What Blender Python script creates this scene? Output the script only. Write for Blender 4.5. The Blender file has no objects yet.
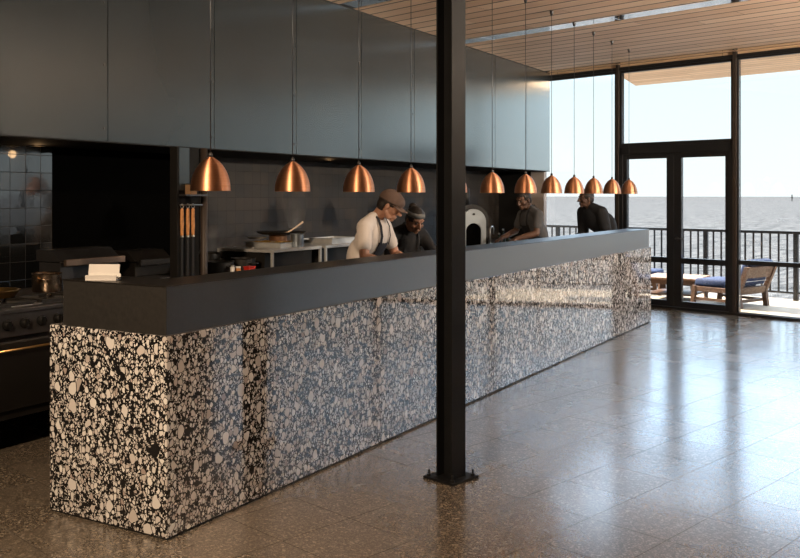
import bpy, math, random
from mathutils import Vector, Matrix, Euler
random.seed(7)
S = bpy.context.scene
COL = S.collection
R = math.radians

# ------------------------------------------------------------------ camera, sky, sun, exposure
cam_d = bpy.data.cameras.new('camera')
cam = bpy.data.objects.new('camera', cam_d)
COL.objects.link(cam)
cam.location = (0, 0, 1.6)
cam.rotation_euler = (R(90), 0, 0)
cam_d.sensor_width = 36
cam_d.lens = 910 / 800 * 36
cam_d.shift_y = -83 / 800
cam_d.clip_end = 9000
S.camera = cam
S.view_settings.view_transform = 'Standard'
S.view_settings.look = 'None'
S.view_settings.exposure = 0.0
S.view_settings.gamma = 1.0
S.cycles.max_bounces = 10
S.cycles.diffuse_bounces = 5
S.cycles.transparent_max_bounces = 16
S.cycles.sample_clamp_indirect = 6

# building grid: W runs along the glazing, N points out to sea; counter grid: U along the counter, V into the kitchen
AW = math.atan2(-0.7046, 0.7096)
W = Vector((math.cos(AW), math.sin(AW), 0)); N = Vector((-W.y, W.x, 0))
AU = R(59.93)
U = Vector((math.cos(AU), math.sin(AU), 0)); V = Vector((-U.y, U.x, 0))
C0 = Vector((-1.081, 4.214, 0))
NW = 11.85                                   # distance of the glazing plane
CEIL = 3.54
def WP(s, n, z=0): return W * s + N * (NW + n) + Vector((0, 0, z))
def KP(t, w, z=0): return C0 + U * t + V * w + Vector((0, 0, z))
def KT(px, w):                               # t along the counter grid for a sight line and an offset w
    k = (px - 400) / 910
    v = V.dot(C0) + w
    Y = v / (V.y + V.x * k)
    return (Vector((k * Y, Y, 0)) - C0).dot(U)

world = bpy.data.worlds.new('world'); S.world = world
world.use_nodes = True
wt = world.node_tree; wt.nodes.clear()
def wn(t, **k):
    n = wt.nodes.new(t)
    for a, b in k.items(): setattr(n, a, b)
    return n
w_out = wn('ShaderNodeOutputWorld'); w_bg = wn('ShaderNodeBackground'); w_tc = wn('ShaderNodeTexCoord')
w_sep = wn('ShaderNodeSeparateXYZ'); w_ramp = wn('ShaderNodeValToRGB')
wt.links.new(w_tc.outputs['Generated'], w_sep.inputs[0])
wt.links.new(w_sep.outputs[2], w_ramp.inputs[0])
cr = w_ramp.color_ramp
cr.elements[0].position = 0.0; cr.elements[0].color = (1.12, 1.20, 1.22, 1)
cr.elements[1].position = 1.0; cr.elements[1].color = (6.6, 7.3, 8.2, 1)
e = cr.elements.new(0.12); e.color = (1.02, 1.21, 1.28, 1)
e = cr.elements.new(0.24); e.color = (2.7, 3.7, 5.0, 1)
e = cr.elements.new(0.50); e.color = (6.8, 7.6, 8.6, 1)
wt.links.new(w_ramp.outputs[0], w_bg.inputs[0]); wt.links.new(w_bg.outputs[0], w_out.inputs[0])
w_bg.inputs[1].default_value = 1.0

sun_d = bpy.data.lights.new('sun', 'SUN'); sun = bpy.data.objects.new('sun', sun_d); COL.objects.link(sun)
sun_dir = (W * math.cos(R(37)) + Vector((0, 0, -math.sin(R(37)))))
sun.rotation_euler = sun_dir.to_track_quat('-Z', 'Y').to_euler()
sun_d.energy = 26.0; sun_d.angle = R(0.6); sun_d.color = (1.0, 0.84, 0.66)

# daylight portal over the glazing, so the sky is sampled well indoors
pd = bpy.data.lights.new('sky_portal', 'AREA'); po = bpy.data.objects.new('sky_portal', pd); COL.objects.link(po)
pd.shape = 'RECTANGLE'; pd.size = 9.8; pd.size_y = 3.5; pd.cycles.is_portal = True
po.location = WP(-3.87, 0.3, 1.76)
po.rotation_euler = (-N).to_track_quat('-Z', 'Z').to_euler()

# ------------------------------------------------------------------ materials
MATS = {}
class NT:
    def __init__(s, m): s.t = m.node_tree; s.n = s.t.nodes; s.l = s.t.links
    def new(s, typ, ins=None, **k):
        n = s.n.new(typ)
        for a, b in k.items(): setattr(n, a, b)
        for a, b in (ins or {}).items():
            if hasattr(b, 'node'): s.l.new(b, n.inputs[a])
            else: n.inputs[a].default_value = b
        return n
    def math(s, op, a, b=0.0, c=None):
        n = s.new('ShaderNodeMath', {0: a, 1: b}, operation=op)
        if c is not None:
            if hasattr(c, 'node'): s.l.new(c, n.inputs[2])
            else: n.inputs[2].default_value = c
        return n.outputs[0]
    def mix(s, f, a, b):
        n = s.new('ShaderNodeMix', {0: f, 6: a, 7: b}, data_type='RGBA')
        return n.outputs[2]
    def ramp(s, f, stops):
        n = s.new('ShaderNodeValToRGB', {0: f})
        r = n.color_ramp
        r.elements[0].position, r.elements[0].color = stops[0][0], (*stops[0][1], 1)
        r.elements[1].position, r.elements[1].color = stops[-1][0], (*stops[-1][1], 1)
        for p, c in stops[1:-1]:
            q = r.elements.new(p); q.color = (*c, 1)
        return n.outputs[0]
def c4(c): return (*c, 1.0)
def mat(name, col, rough=0.5, metal=0.0, var=0.12, scale=6.0, bump=0.0, bscale=60.0, spec=0.5, aniso=0.0):
    if name in MATS: return MATS[name]
    m = bpy.data.materials.new(name); m.use_nodes = True
    t = NT(m); p = t.n['Principled BSDF']
    tc = t.new('ShaderNodeTexCoord').outputs['Object']
    nz = t.new('ShaderNodeTexNoise', {'Vector': tc, 'Scale': scale, 'Detail': 4.0}).outputs['Fac']
    d = tuple(c * (1 - var) for c in col); b = tuple(min(1, c * (1 + var)) for c in col)
    t.l.new(t.ramp(nz, [(0.3, d), (0.7, b)]), p.inputs['Base Color'])
    p.inputs['Roughness'].default_value = rough; p.inputs['Metallic'].default_value = metal
    p.inputs['Specular IOR Level'].default_value = spec
    p.inputs['Anisotropic'].default_value = aniso
    if bump:
        nb = t.new('ShaderNodeTexNoise', {'Vector': tc, 'Scale': bscale, 'Detail': 3.0}).outputs['Fac']
        bn = t.new('ShaderNodeBump', {'Height': nb, 'Strength': bump, 'Distance': 0.01})
        t.l.new(bn.outputs[0], p.inputs['Normal'])
    MATS[name] = m
    return m
def emis(name, col, st):
    m = bpy.data.materials.new(name); m.use_nodes = True
    p = m.node_tree.nodes['Principled BSDF']
    p.inputs['Base Color'].default_value = c4(col)
    p.inputs['Emission Color'].default_value = c4(col); p.inputs['Emission Strength'].default_value = st
    return m

def terrazzo():
    m = bpy.data.materials.new('terrazzo_chips'); m.use_nodes = True
    t = NT(m); p = t.n['Principled BSDF']
    tc = t.new('ShaderNodeTexCoord').outputs['Object']
    wob = t.new('ShaderNodeTexNoise', {'Vector': tc, 'Scale': 22.0, 'Detail': 2.0}).outputs['Color']
    wv = t.new('ShaderNodeVectorMath', {0: wob, 1: (0.5, 0.5, 0.5)}, operation='SUBTRACT').outputs[0]
    wv = t.new('ShaderNodeVectorMath', {0: wv, 'Scale': 0.028}, operation='SCALE').outputs[0]
    co = t.new('ShaderNodeVectorMath', {0: tc, 1: wv}, operation='ADD').outputs[0]
    co = t.new('ShaderNodeVectorMath', {0: co, 1: (1.0, 1.0, 0.8)}, operation='MULTIPLY').outputs[0]
    def layer(scale, keep, rmin, rmax, gap, off):
        v = t.new('ShaderNodeVectorMath', {0: co, 1: off}, operation='ADD').outputs[0]
        f = t.new('ShaderNodeTexVoronoi', {'Vector': v, 'Scale': scale}, feature='F1')
        g = t.new('ShaderNodeTexVoronoi', {'Vector': v, 'Scale': scale}, feature='DISTANCE_TO_EDGE')
        rnd = t.new('ShaderNodeSeparateColor', {0: f.outputs['Color']})
        r = t.math('MULTIPLY_ADD', rnd.outputs[0], rmax - rmin, rmin)
        a = t.math('SUBTRACT', r, f.outputs['Distance'])
        b = t.math('SUBTRACT', g.outputs['Distance'], gap)
        k = t.math('SUBTRACT', keep, rnd.outputs[1])
        sd = t.math('MINIMUM', t.math('MINIMUM', a, b), k)
        return sd, rnd.outputs[2]
    L = [layer(19, 0.36, 0.28, 0.54, 0.05, (0, 0, 0)),
         layer(36, 0.50, 0.28, 0.54, 0.06, (3.1, 1.7, 0.4)),
         layer(62, 0.66, 0.28, 0.55, 0.08, (7.3, 2.2, 5.1)),
         layer(115, 0.66, 0.28, 0.52, 0.10, (1.9, 8.4, 2.6))]
    marg = [-0.05, -0.06, -0.07]
    mask = None; hue = None; free = None
    for i, (sd, h) in enumerate(L):
        mk = t.math('GREATER_THAN', sd, 0.0)
        if free is not None: mk = t.math('MULTIPLY', mk, free)
        if mask is None: mask, hue = mk, h
        else:
            hue = t.new('ShaderNodeMix', {0: mk, 2: hue, 3: h}, data_type='FLOAT').outputs[0]
            mask = t.math('MAXIMUM', mask, mk)
        if i < 3:
            f2 = t.math('LESS_THAN', sd, marg[i])
            free = f2 if free is None else t.math('MULTIPLY', free, f2)
    chip = t.ramp(hue, [(0.0, (0.34, 0.28, 0.26)), (0.12, (0.52, 0.48, 0.46)), (0.5, (0.64, 0.62, 0.61)), (1.0, (0.77, 0.76, 0.75))])
    t.l.new(t.mix(mask, c4((0.013, 0.013, 0.014)), chip), p.inputs['Base Color'])
    p.inputs['Roughness'].default_value = 0.035
    p.inputs['Specular IOR Level'].default_value = 0.36; p.inputs['Coat Weight'].default_value = 0.25; p.inputs['Coat Roughness'].default_value = 0.02
    return m

def floor_mat():
    m = bpy.data.materials.new('floor_terrazzo_tiles'); m.use_nodes = True
    t = NT(m); p = t.n['Principled BSDF']
    tc = t.new('ShaderNodeTexCoord').outputs['Object']
    v1 = t.new('ShaderNodeTexVoronoi', {'Vector': tc, 'Scale': 95.0})
    r1 = t.new('ShaderNodeSeparateColor', {0: v1.outputs['Color']})
    v2 = t.new('ShaderNodeTexVoronoi', {'Vector': tc, 'Scale': 210.0})
    r2 = t.new('ShaderNodeSeparateColor', {0: v2.outputs['Color']})
    base = t.ramp(r1.outputs[0], [(0.0, (0.055, 0.042, 0.032)), (0.5, (0.098, 0.081, 0.064)), (0.80, (0.16, 0.125, 0.092)), (1.0, (0.60, 0.50, 0.38))])
    fine = t.ramp(r2.outputs[0], [(0.0, (0.040, 0.031, 0.023)), (0.6, (0.098, 0.081, 0.063)), (1.0, (0.50, 0.43, 0.34))])
    c = t.mix(0.5, base, fine)
    sx = t.new('ShaderNodeSeparateXYZ', {0: tc})
    def line(o, size, w_):
        f = t.math('FRACT', t.math('DIVIDE', o, size))
        d = t.math('ABSOLUTE', t.math('SUBTRACT', f, 0.5))
        return t.math('GREATER_THAN', d, 0.5 - w_ / size / 2)
    T = 0.42
    gl = t.math('MAXIMUM', line(sx.outputs[0], T, 0.006), line(sx.outputs[1], T, 0.006))
    fl = t.new('ShaderNodeVectorMath', {0: t.new('ShaderNodeVectorMath', {0: tc, 1: (1 / T, 1 / T, 0)}, operation='MULTIPLY').outputs[0]}, operation='FLOOR').outputs[0]
    wn_ = t.new('ShaderNodeTexWhiteNoise', {0: fl})
    c = t.mix(t.math('MULTIPLY', wn_.outputs[0], 0.06), c, c4((0.24, 0.20, 0.16)))
    big = t.new('ShaderNodeTexNoise', {'Vector': tc, 'Scale': 1.6, 'Detail': 5.0}).outputs['Fac']
    c = t.mix(t.math('MULTIPLY', gl, 0.55), c, c4((0.04, 0.034, 0.026)))
    t.l.new(c, p.inputs['Base Color'])
    ro = t.math('MULTIPLY_ADD', big, 0.20, 0.14)
    ro = t.math('MULTIPLY_ADD', wn_.outputs[0], 0.05, ro)
    ro = t.math('MAXIMUM', ro, t.math('MULTIPLY', gl, 0.7))
    t.l.new(ro, p.inputs['Roughness'])
    hb = t.new('ShaderNodeTexNoise', {'Vector': tc, 'Scale': 9.0, 'Detail': 3.0}).outputs['Fac']
    hh = t.math('SUBTRACT', hb, gl)
    bn = t.new('ShaderNodeBump', {'Height': hh, 'Strength': 0.08, 'Distance': 0.01})
    t.l.new(bn.outputs[0], p.inputs['Normal'])
    p.inputs['Specular IOR Level'].default_value = 0.9; p.inputs['Coat Weight'].default_value = 0.7; p.inputs['Coat Roughness'].default_value = 0.16
    return m

def boards_mat(name, pitch, cols, gap=0.013, axis=1, rough=0.55, gapcol=(0.02, 0.012, 0.008)):
    m = bpy.data.materials.new(name); m.use_nodes = True
    t = NT(m); p = t.n['Principled BSDF']
    tc = t.new('ShaderNodeTexCoord').outputs['Object']
    sx = t.new('ShaderNodeSeparateXYZ', {0: tc})
    a = sx.outputs[axis]; b = sx.outputs[1 - axis]
    q = t.math('DIVIDE', a, pitch)
    fr = t.math('FRACT', q); row = t.math('FLOOR', q)
    d = t.math('ABSOLUTE', t.math('SUBTRACT', fr, 0.5))
    g = t.math('GREATER_THAN', d, 0.5 - gap / pitch / 2)
    off = t.new('ShaderNodeTexWhiteNoise', {1: row}, noise_dimensions='1D').outputs[0]
    bq = t.math('ADD', t.math('DIVIDE', b, 2.7), t.math('MULTIPLY', off, 7.0))
    cell = t.math('FLOOR', bq)
    joint = t.math('GREATER_THAN', t.math('ABSOLUTE', t.math('SUBTRACT', t.math('FRACT', bq), 0.5)), 0.4992)
    g = t.math('MAXIMUM', g, joint)
    cb = t.new('ShaderNodeCombineXYZ', {0: row, 1: cell})
    rnd = t.new('ShaderNodeTexWhiteNoise', {0: cb.outputs[0]}).outputs[0]
    sc = (1.2, 22.0, 22.0) if axis == 1 else (22.0, 1.2, 22.0)
    mp = t.new('ShaderNodeVectorMath', {0: tc, 1: sc}, operation='MULTIPLY').outputs[0]
    mp = t.new('ShaderNodeVectorMath', {0: mp, 1: cb.outputs[0]}, operation='ADD').outputs[0]
    gr = t.new('ShaderNodeTexNoise', {'Vector': mp, 'Scale': 2.0, 'Detail': 6.0, 'Distortion': 0.6}).outputs['Fac']
    f = t.math('ADD', t.math('MULTIPLY', gr, 0.6), t.math('MULTIPLY', rnd, 0.4))
    c = t.ramp(f, [(0.25, cols[0]), (0.5, cols[1]), (0.78, cols[2])])
    t.l.new(t.mix(g, c, c4(gapcol)), p.inputs['Base Color'])
    p.inputs['Roughness'].default_value = rough
    bn = t.new('ShaderNodeBump', {'Height': t.math('SUBTRACT', t.math('MULTIPLY', gr, 0.1), g), 'Strength': 0.4, 'Distance': 0.006})
    t.l.new(bn.outputs[0], p.inputs['Normal'])
    return m

def tile_mat(name, size, c_lo, c_hi, grout, rough, tilt):
    m = bpy.data.materials.new(name); m.use_nodes = True
    t = NT(m); p = t.n['Principled BSDF']
    tc = t.new('ShaderNodeTexCoord').outputs['Object']
    q = t.new('ShaderNodeVectorMath', {0: tc, 1: (1 / size, 0, 1 / size)}, operation='MULTIPLY').outputs[0]
    fl = t.new('ShaderNodeVectorMath', {0: q}, operation='FLOOR').outputs[0]
    fr = t.new('ShaderNodeVectorMath', {0: q}, operation='FRACTION').outputs[0]
    s = t.new('ShaderNodeSeparateXYZ', {0: fr})
    dx = t.math('ABSOLUTE', t.math('SUBTRACT', s.outputs[0], 0.5)); dz = t.math('ABSOLUTE', t.math('SUBTRACT', s.outputs[2], 0.5))
    g = t.math('GREATER_THAN', t.math('MAXIMUM', dx, dz), 0.5 - 0.002 / size)
    wn_ = t.new('ShaderNodeTexWhiteNoise', {0: fl})
    nz = t.new('ShaderNodeTexNoise', {'Vector': tc, 'Scale': 14.0, 'Detail': 3.0}).outputs['Fac']
    f = t.math('ADD', t.math('MULTIPLY', wn_.outputs[0], 0.75), t.math('MULTIPLY', nz, 0.25))
    c = t.ramp(f, [(0.1, c_lo), (0.9, c_hi)])
    t.l.new(t.mix(g, c, c4(grout)), p.inputs['Base Color'])
    t.l.new(t.math('MAXIMUM', t.math('MULTIPLY_ADD', wn_.outputs[0], 0.12, rough), t.math('MULTIPLY', g, 0.8)), p.inputs['Roughness'])
    rc = t.new('ShaderNodeVectorMath', {0: wn_.outputs[1], 1: (0.5, 0.5, 0.5)}, operation='SUBTRACT').outputs[0]
    slope = t.new('ShaderNodeVectorMath', {0: rc, 1: fr}, operation='DOT_PRODUCT').outputs['Value']
    h = t.math('SUBTRACT', t.math('MULTIPLY_ADD', nz, 0.35, t.math('MULTIPLY', slope, tilt)), g)
    bn = t.new('ShaderNodeBump', {'Height': h, 'Strength': 0.35, 'Distance': 0.004})
    t.l.new(bn.outputs[0], p.inputs['Normal'])
    if rough < 0.1: p.inputs['Specular IOR Level'].default_value = 1.1
    return m

def glass_mat():
    m = bpy.data.materials.new('clear_glass'); m.use_nodes = True
    t = NT(m); t.n.remove(t.n['Principled BSDF'])
    tr = t.new('ShaderNodeBsdfTransparent', {0: (0.97, 0.985, 0.98, 1)})
    gl = t.new('ShaderNodeBsdfGlossy', {'Color': (1, 1, 1, 1), 'Roughness': 0.0})
    fr = t.new('ShaderNodeFresnel', {'IOR': 1.45})
    mx = t.new('ShaderNodeMixShader', {0: fr.outputs[0], 1: tr.outputs[0], 2: gl.outputs[0]})
    t.l.new(mx.outputs[0], t.n['Material Output'].inputs[0])
    return m

def zinc_mat(name='zinc_panel', lo=(0.013, 0.017, 0.019), hi=(0.017, 0.022, 0.024), k=2.0, f0=0.02, pw_=3.4, rough=0.20, tint=(0.92, 0.98, 1.0), scale=1.3):
    m = bpy.data.materials.new(name); m.use_nodes = True
    t = NT(m); t.n.remove(t.n['Principled BSDF'])
    tc = t.new('ShaderNodeTexCoord').outputs['Object']
    nz = t.new('ShaderNodeTexNoise', {'Vector': tc, 'Scale': scale, 'Detail': 4.0}).outputs['Fac']
    df = t.new('ShaderNodeBsdfDiffuse', {'Color': t.ramp(nz, [(0.3, lo), (0.7, hi)])})
    gl = t.new('ShaderNodeBsdfGlossy', {'Color': (*tint, 1), 'Roughness': t.math('MULTIPLY_ADD', nz, 0.06, rough)})
    lw = t.new('ShaderNodeLayerWeight', {0: 0.5}).outputs['Facing']
    f = t.math('MULTIPLY_ADD', t.math('POWER', lw, pw_), k, f0)
    mx = t.new('ShaderNodeMixShader', {0: t.math('MINIMUM', f, 1.0), 1: df.outputs[0], 2: gl.outputs[0]})
    t.l.new(mx.outputs[0], t.n['Material Output'].inputs[0])
    return m

def sea_mat():
    m = bpy.data.materials.new('sea_water'); m.use_nodes = True
    t = NT(m); t.n.remove(t.n['Principled BSDF'])
    tc = t.new('ShaderNodeTexCoord').outputs['Object']
    st = t.new('ShaderNodeVectorMath', {0: tc, 1: (1.0, 0.14, 1.0)}, operation='MULTIPLY').outputs[0]
    a = t.new('ShaderNodeTexNoise', {'Vector': st, 'Scale': 2.4, 'Detail': 7.0, 'Roughness': 0.7}).outputs['Fac']
    b = t.new('ShaderNodeTexNoise', {'Vector': tc, 'Scale': 0.05, 'Detail': 5.0}).outputs['Fac']
    h = t.math('ADD', t.math('MULTIPLY', a, 0.6), b)
    col = t.ramp(a, [(0.38, (0.012, 0.012, 0.012)), (0.62, (0.076, 0.071, 0.068))])
    bn = t.new('ShaderNodeBump', {'Height': h, 'Strength': 1.0, 'Distance': 0.7})
    df = t.new('ShaderNodeBsdfDiffuse', {'Color': col})
    gl = t.new('ShaderNodeBsdfGlossy', {'Color': (1, 1, 1, 1), 'Roughness': 0.24, 'Normal': bn.outputs[0]})
    mx = t.new('ShaderNodeMixShader', {0: t.math('MULTIPLY_ADD', a, 0.12, 0.0), 1: df.outputs[0], 2: gl.outputs[0]})
    t.l.new(mx.outputs[0], t.n['Material Output'].inputs[0])
    return m

def copper_mat():
    m = bpy.data.materials.new('spun_copper'); m.use_nodes = True
    t = NT(m); p = t.n['Principled BSDF']
    tc = t.new('ShaderNodeTexCoord').outputs['Object']
    mp = t.new('ShaderNodeVectorMath', {0: tc, 1: (3, 3, 260)}, operation='MULTIPLY').outputs[0]
    nz = t.new('ShaderNodeTexNoise', {'Vector': mp, 'Scale': 1.0, 'Detail': 3.0}).outputs['Fac']
    t.l.new(t.ramp(nz, [(0.3, (0.80, 0.37, 0.20)), (0.7, (0.90, 0.47, 0.28))]), p.inputs['Base Color'])
    p.inputs['Metallic'].default_value = 1.0
    p.inputs['Roughness'].default_value = 0.50
    p.inputs['Anisotropic'].default_value = 0.85; p.inputs['Anisotropic Rotation'].default_value = 0.25
    tg = t.new('ShaderNodeTangent', direction_type='RADIAL', axis='Z')
    t.l.new(tg.outputs[0], p.inputs['Tangent'])
    return m

M = dict(
    terrazzo=terrazzo(), floor=floor_mat(),
    ceiling=boards_mat('ceiling_boards', 0.235, [(0.58, 0.37, 0.23), (0.69, 0.47, 0.31), (0.79, 0.58, 0.41)], gap=0.026),
    soffit=boards_mat('soffit_boards', 0.19, [(0.60, 0.39, 0.22), (0.76, 0.52, 0.32), (0.86, 0.63, 0.42)]),
    deck=boards_mat('deck_boards', 0.12, [(0.27, 0.22, 0.165), (0.36, 0.30, 0.23), (0.43, 0.37, 0.29)], gap=0.006, rough=0.7),
    tile_black=tile_mat('black_glazed_tiles', 0.137, (0.006, 0.007, 0.008), (0.016, 0.017, 0.018), (0.004, 0.004, 0.004), 0.02, 0.35),
    tile_brown=tile_mat('brown_wall_tiles', 0.132, (0.009, 0.0068, 0.005), (0.030, 0.023, 0.0175), (0.008, 0.006, 0.005), 0.55, 1.0),
    glass=glass_mat(), sea=sea_mat(), copper=copper_mat(),
    zinc=zinc_mat(),
    seam=mat('seam_dark', (0.01, 0.01, 0.01), 0.6),
    black_metal=mat('black_metal', (0.012, 0.012, 0.013), 0.42, 0.0, 0.1),
    bronze=mat('bronze_frame', (0.035, 0.026, 0.02), 0.4, 0.0, 0.1),
    column=mat('column_paint', (0.006, 0.0065, 0.0075), 0.5, 0.0, 0.15, 9.0, 0.0, 60.0, 0.25),
    top=zinc_mat('dark_stone_top', (0.021, 0.0205, 0.020), (0.028, 0.027, 0.026), 0.95, 0.03, 3.0, 0.30, (1.0, 1.0, 1.0), 60.0),
    ledge=mat('dark_ledge_top', (0.013, 0.0115, 0.0105), 0.36, 0.0, 0.15, 60.0, 0.0, 60.0, 0.35),
    alu=mat('aluminium_channel', (0.80, 0.83, 0.86), 0.08, 1.0, 0.05, 2.0),
    paint_dark=mat('dark_paint', (0.006, 0.0055, 0.005), 0.7, 0.0, 0.2, 6.0, 0.0, 60.0, 0.2),
    void=mat('black_void', (0.002, 0.002, 0.002), 0.9, 0.0, 0.1, 6.0, 0.0, 60.0, 0.0),  # painted darkness for the kitchen recess and the oven mouth
    wall=mat('dark_plaster', (0.07, 0.066, 0.062), 0.8, 0.0, 0.08),
    pillar=mat('pale_pillar', (0.33, 0.28, 0.25), 0.6, 0.0, 0.08),
    steel=mat('brushed_steel', (0.50, 0.50, 0.49), 0.30, 1.0, 0.08, 20.0),
    steel_pale=mat('pale_steel', (0.55, 0.57, 0.58), 0.35, 0.35, 0.08, 20.0),
    steel_dark=mat('dark_steel', (0.085, 0.085, 0.09), 0.36, 0.8, 0.12, 8.0),
    enamel=mat('black_enamel', (0.008, 0.007, 0.006), 0.35, 0.0, 0.15),
    iron=mat('cast_iron', (0.012, 0.011, 0.010), 0.55, 0.2, 0.2),
    brass=mat('brass', (0.62, 0.40, 0.16), 0.30, 1.0, 0.1),
    white=mat('white_card', (0.56, 0.55, 0.54), 0.6, 0.0, 0.03),
    porcelain=mat('white_porcelain', (0.72, 0.72, 0.70), 0.2, 0.0, 0.03),
    oak=mat('orange_wood', (0.55, 0.25, 0.09), 0.5, 0.0, 0.25, 30.0),
    pale_wood=mat('pale_wood', (0.62, 0.46, 0.32), 0.6, 0.0, 0.15, 30.0),
    teak=mat('teak_wood', (0.080, 0.036, 0.017), 0.5, 0.0, 0.25, 18.0),
    teak_top=mat('teak_table_top', (0.24, 0.13, 0.07), 0.45, 0.0, 0.2, 18.0),
    blue=mat('blue_canvas', (0.003, 0.019, 0.080), 0.85, 0.0, 0.15, 40.0, 0.15, 300.0),
    piping=mat('white_piping', (0.65, 0.66, 0.68), 0.8, 0.0, 0.05),
    red=mat('red_plastic', (0.50, 0.025, 0.015), 0.4, 0.0, 0.1),
    food=mat('yellow_food', (0.42, 0.26, 0.06), 0.6, 0.0, 0.5, 60.0, 0.6, 90.0),
    sauce=mat('red_sauce', (0.26, 0.03, 0.015), 0.35, 0.0, 0.3, 40.0),
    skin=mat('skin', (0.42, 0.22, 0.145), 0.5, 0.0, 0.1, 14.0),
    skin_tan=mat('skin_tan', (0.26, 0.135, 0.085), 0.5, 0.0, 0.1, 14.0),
    skin_shaded=mat('skin_shade', (0.12, 0.062, 0.04), 0.5, 0.0, 0.1, 14.0),  # skin darkened in colour, standing in for backlit shade on the far-end people
    hair=mat('dark_hair', (0.018, 0.012, 0.009), 0.55, 0.0, 0.3, 60.0, 0.4, 200.0),
    tee_white=mat('white_cotton', (0.72, 0.66, 0.62), 0.9, 0.0, 0.04, 10.0, 0.25, 22.0),
    tee_grey=mat('grey_cotton', (0.085, 0.085, 0.09), 0.9, 0.0, 0.08, 10.0, 0.2, 26.0),
    black_cloth=mat('black_cotton', (0.014, 0.014, 0.016), 0.9, 0.0, 0.1, 10.0, 0.2, 26.0),
    navy=mat('navy_cloth', (0.018, 0.021, 0.032), 0.9, 0.0, 0.1),
    denim=mat('dark_trousers', (0.02, 0.02, 0.024), 0.9, 0.0, 0.1),
    cap=mat('taupe_cap', (0.125, 0.082, 0.066), 0.85, 0.0, 0.08, 20.0, 0.1, 200.0),
    band=mat('grey_headband', (0.16, 0.16, 0.155), 0.85, 0.0, 0.08),
    eye=mat('eye_dark', (0.03, 0.022, 0.018), 0.5, 0.0, 0.02),
    black_rubber=mat('black_plastic', (0.006, 0.006, 0.006), 0.4, 0.0, 0.1, 6.0, 0.0, 60.0, 0.3),
    oven_face=mat('oven_steel', (0.24, 0.265, 0.28), 0.4, 0.2, 0.06),
    bottle=mat('dark_glass_bottle', (0.02, 0.03, 0.02), 0.08, 0.0, 0.1),
)
M['lamp_warm'] = emis('warm_lamp', (1.0, 0.50, 0.14), 1.6)

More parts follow.
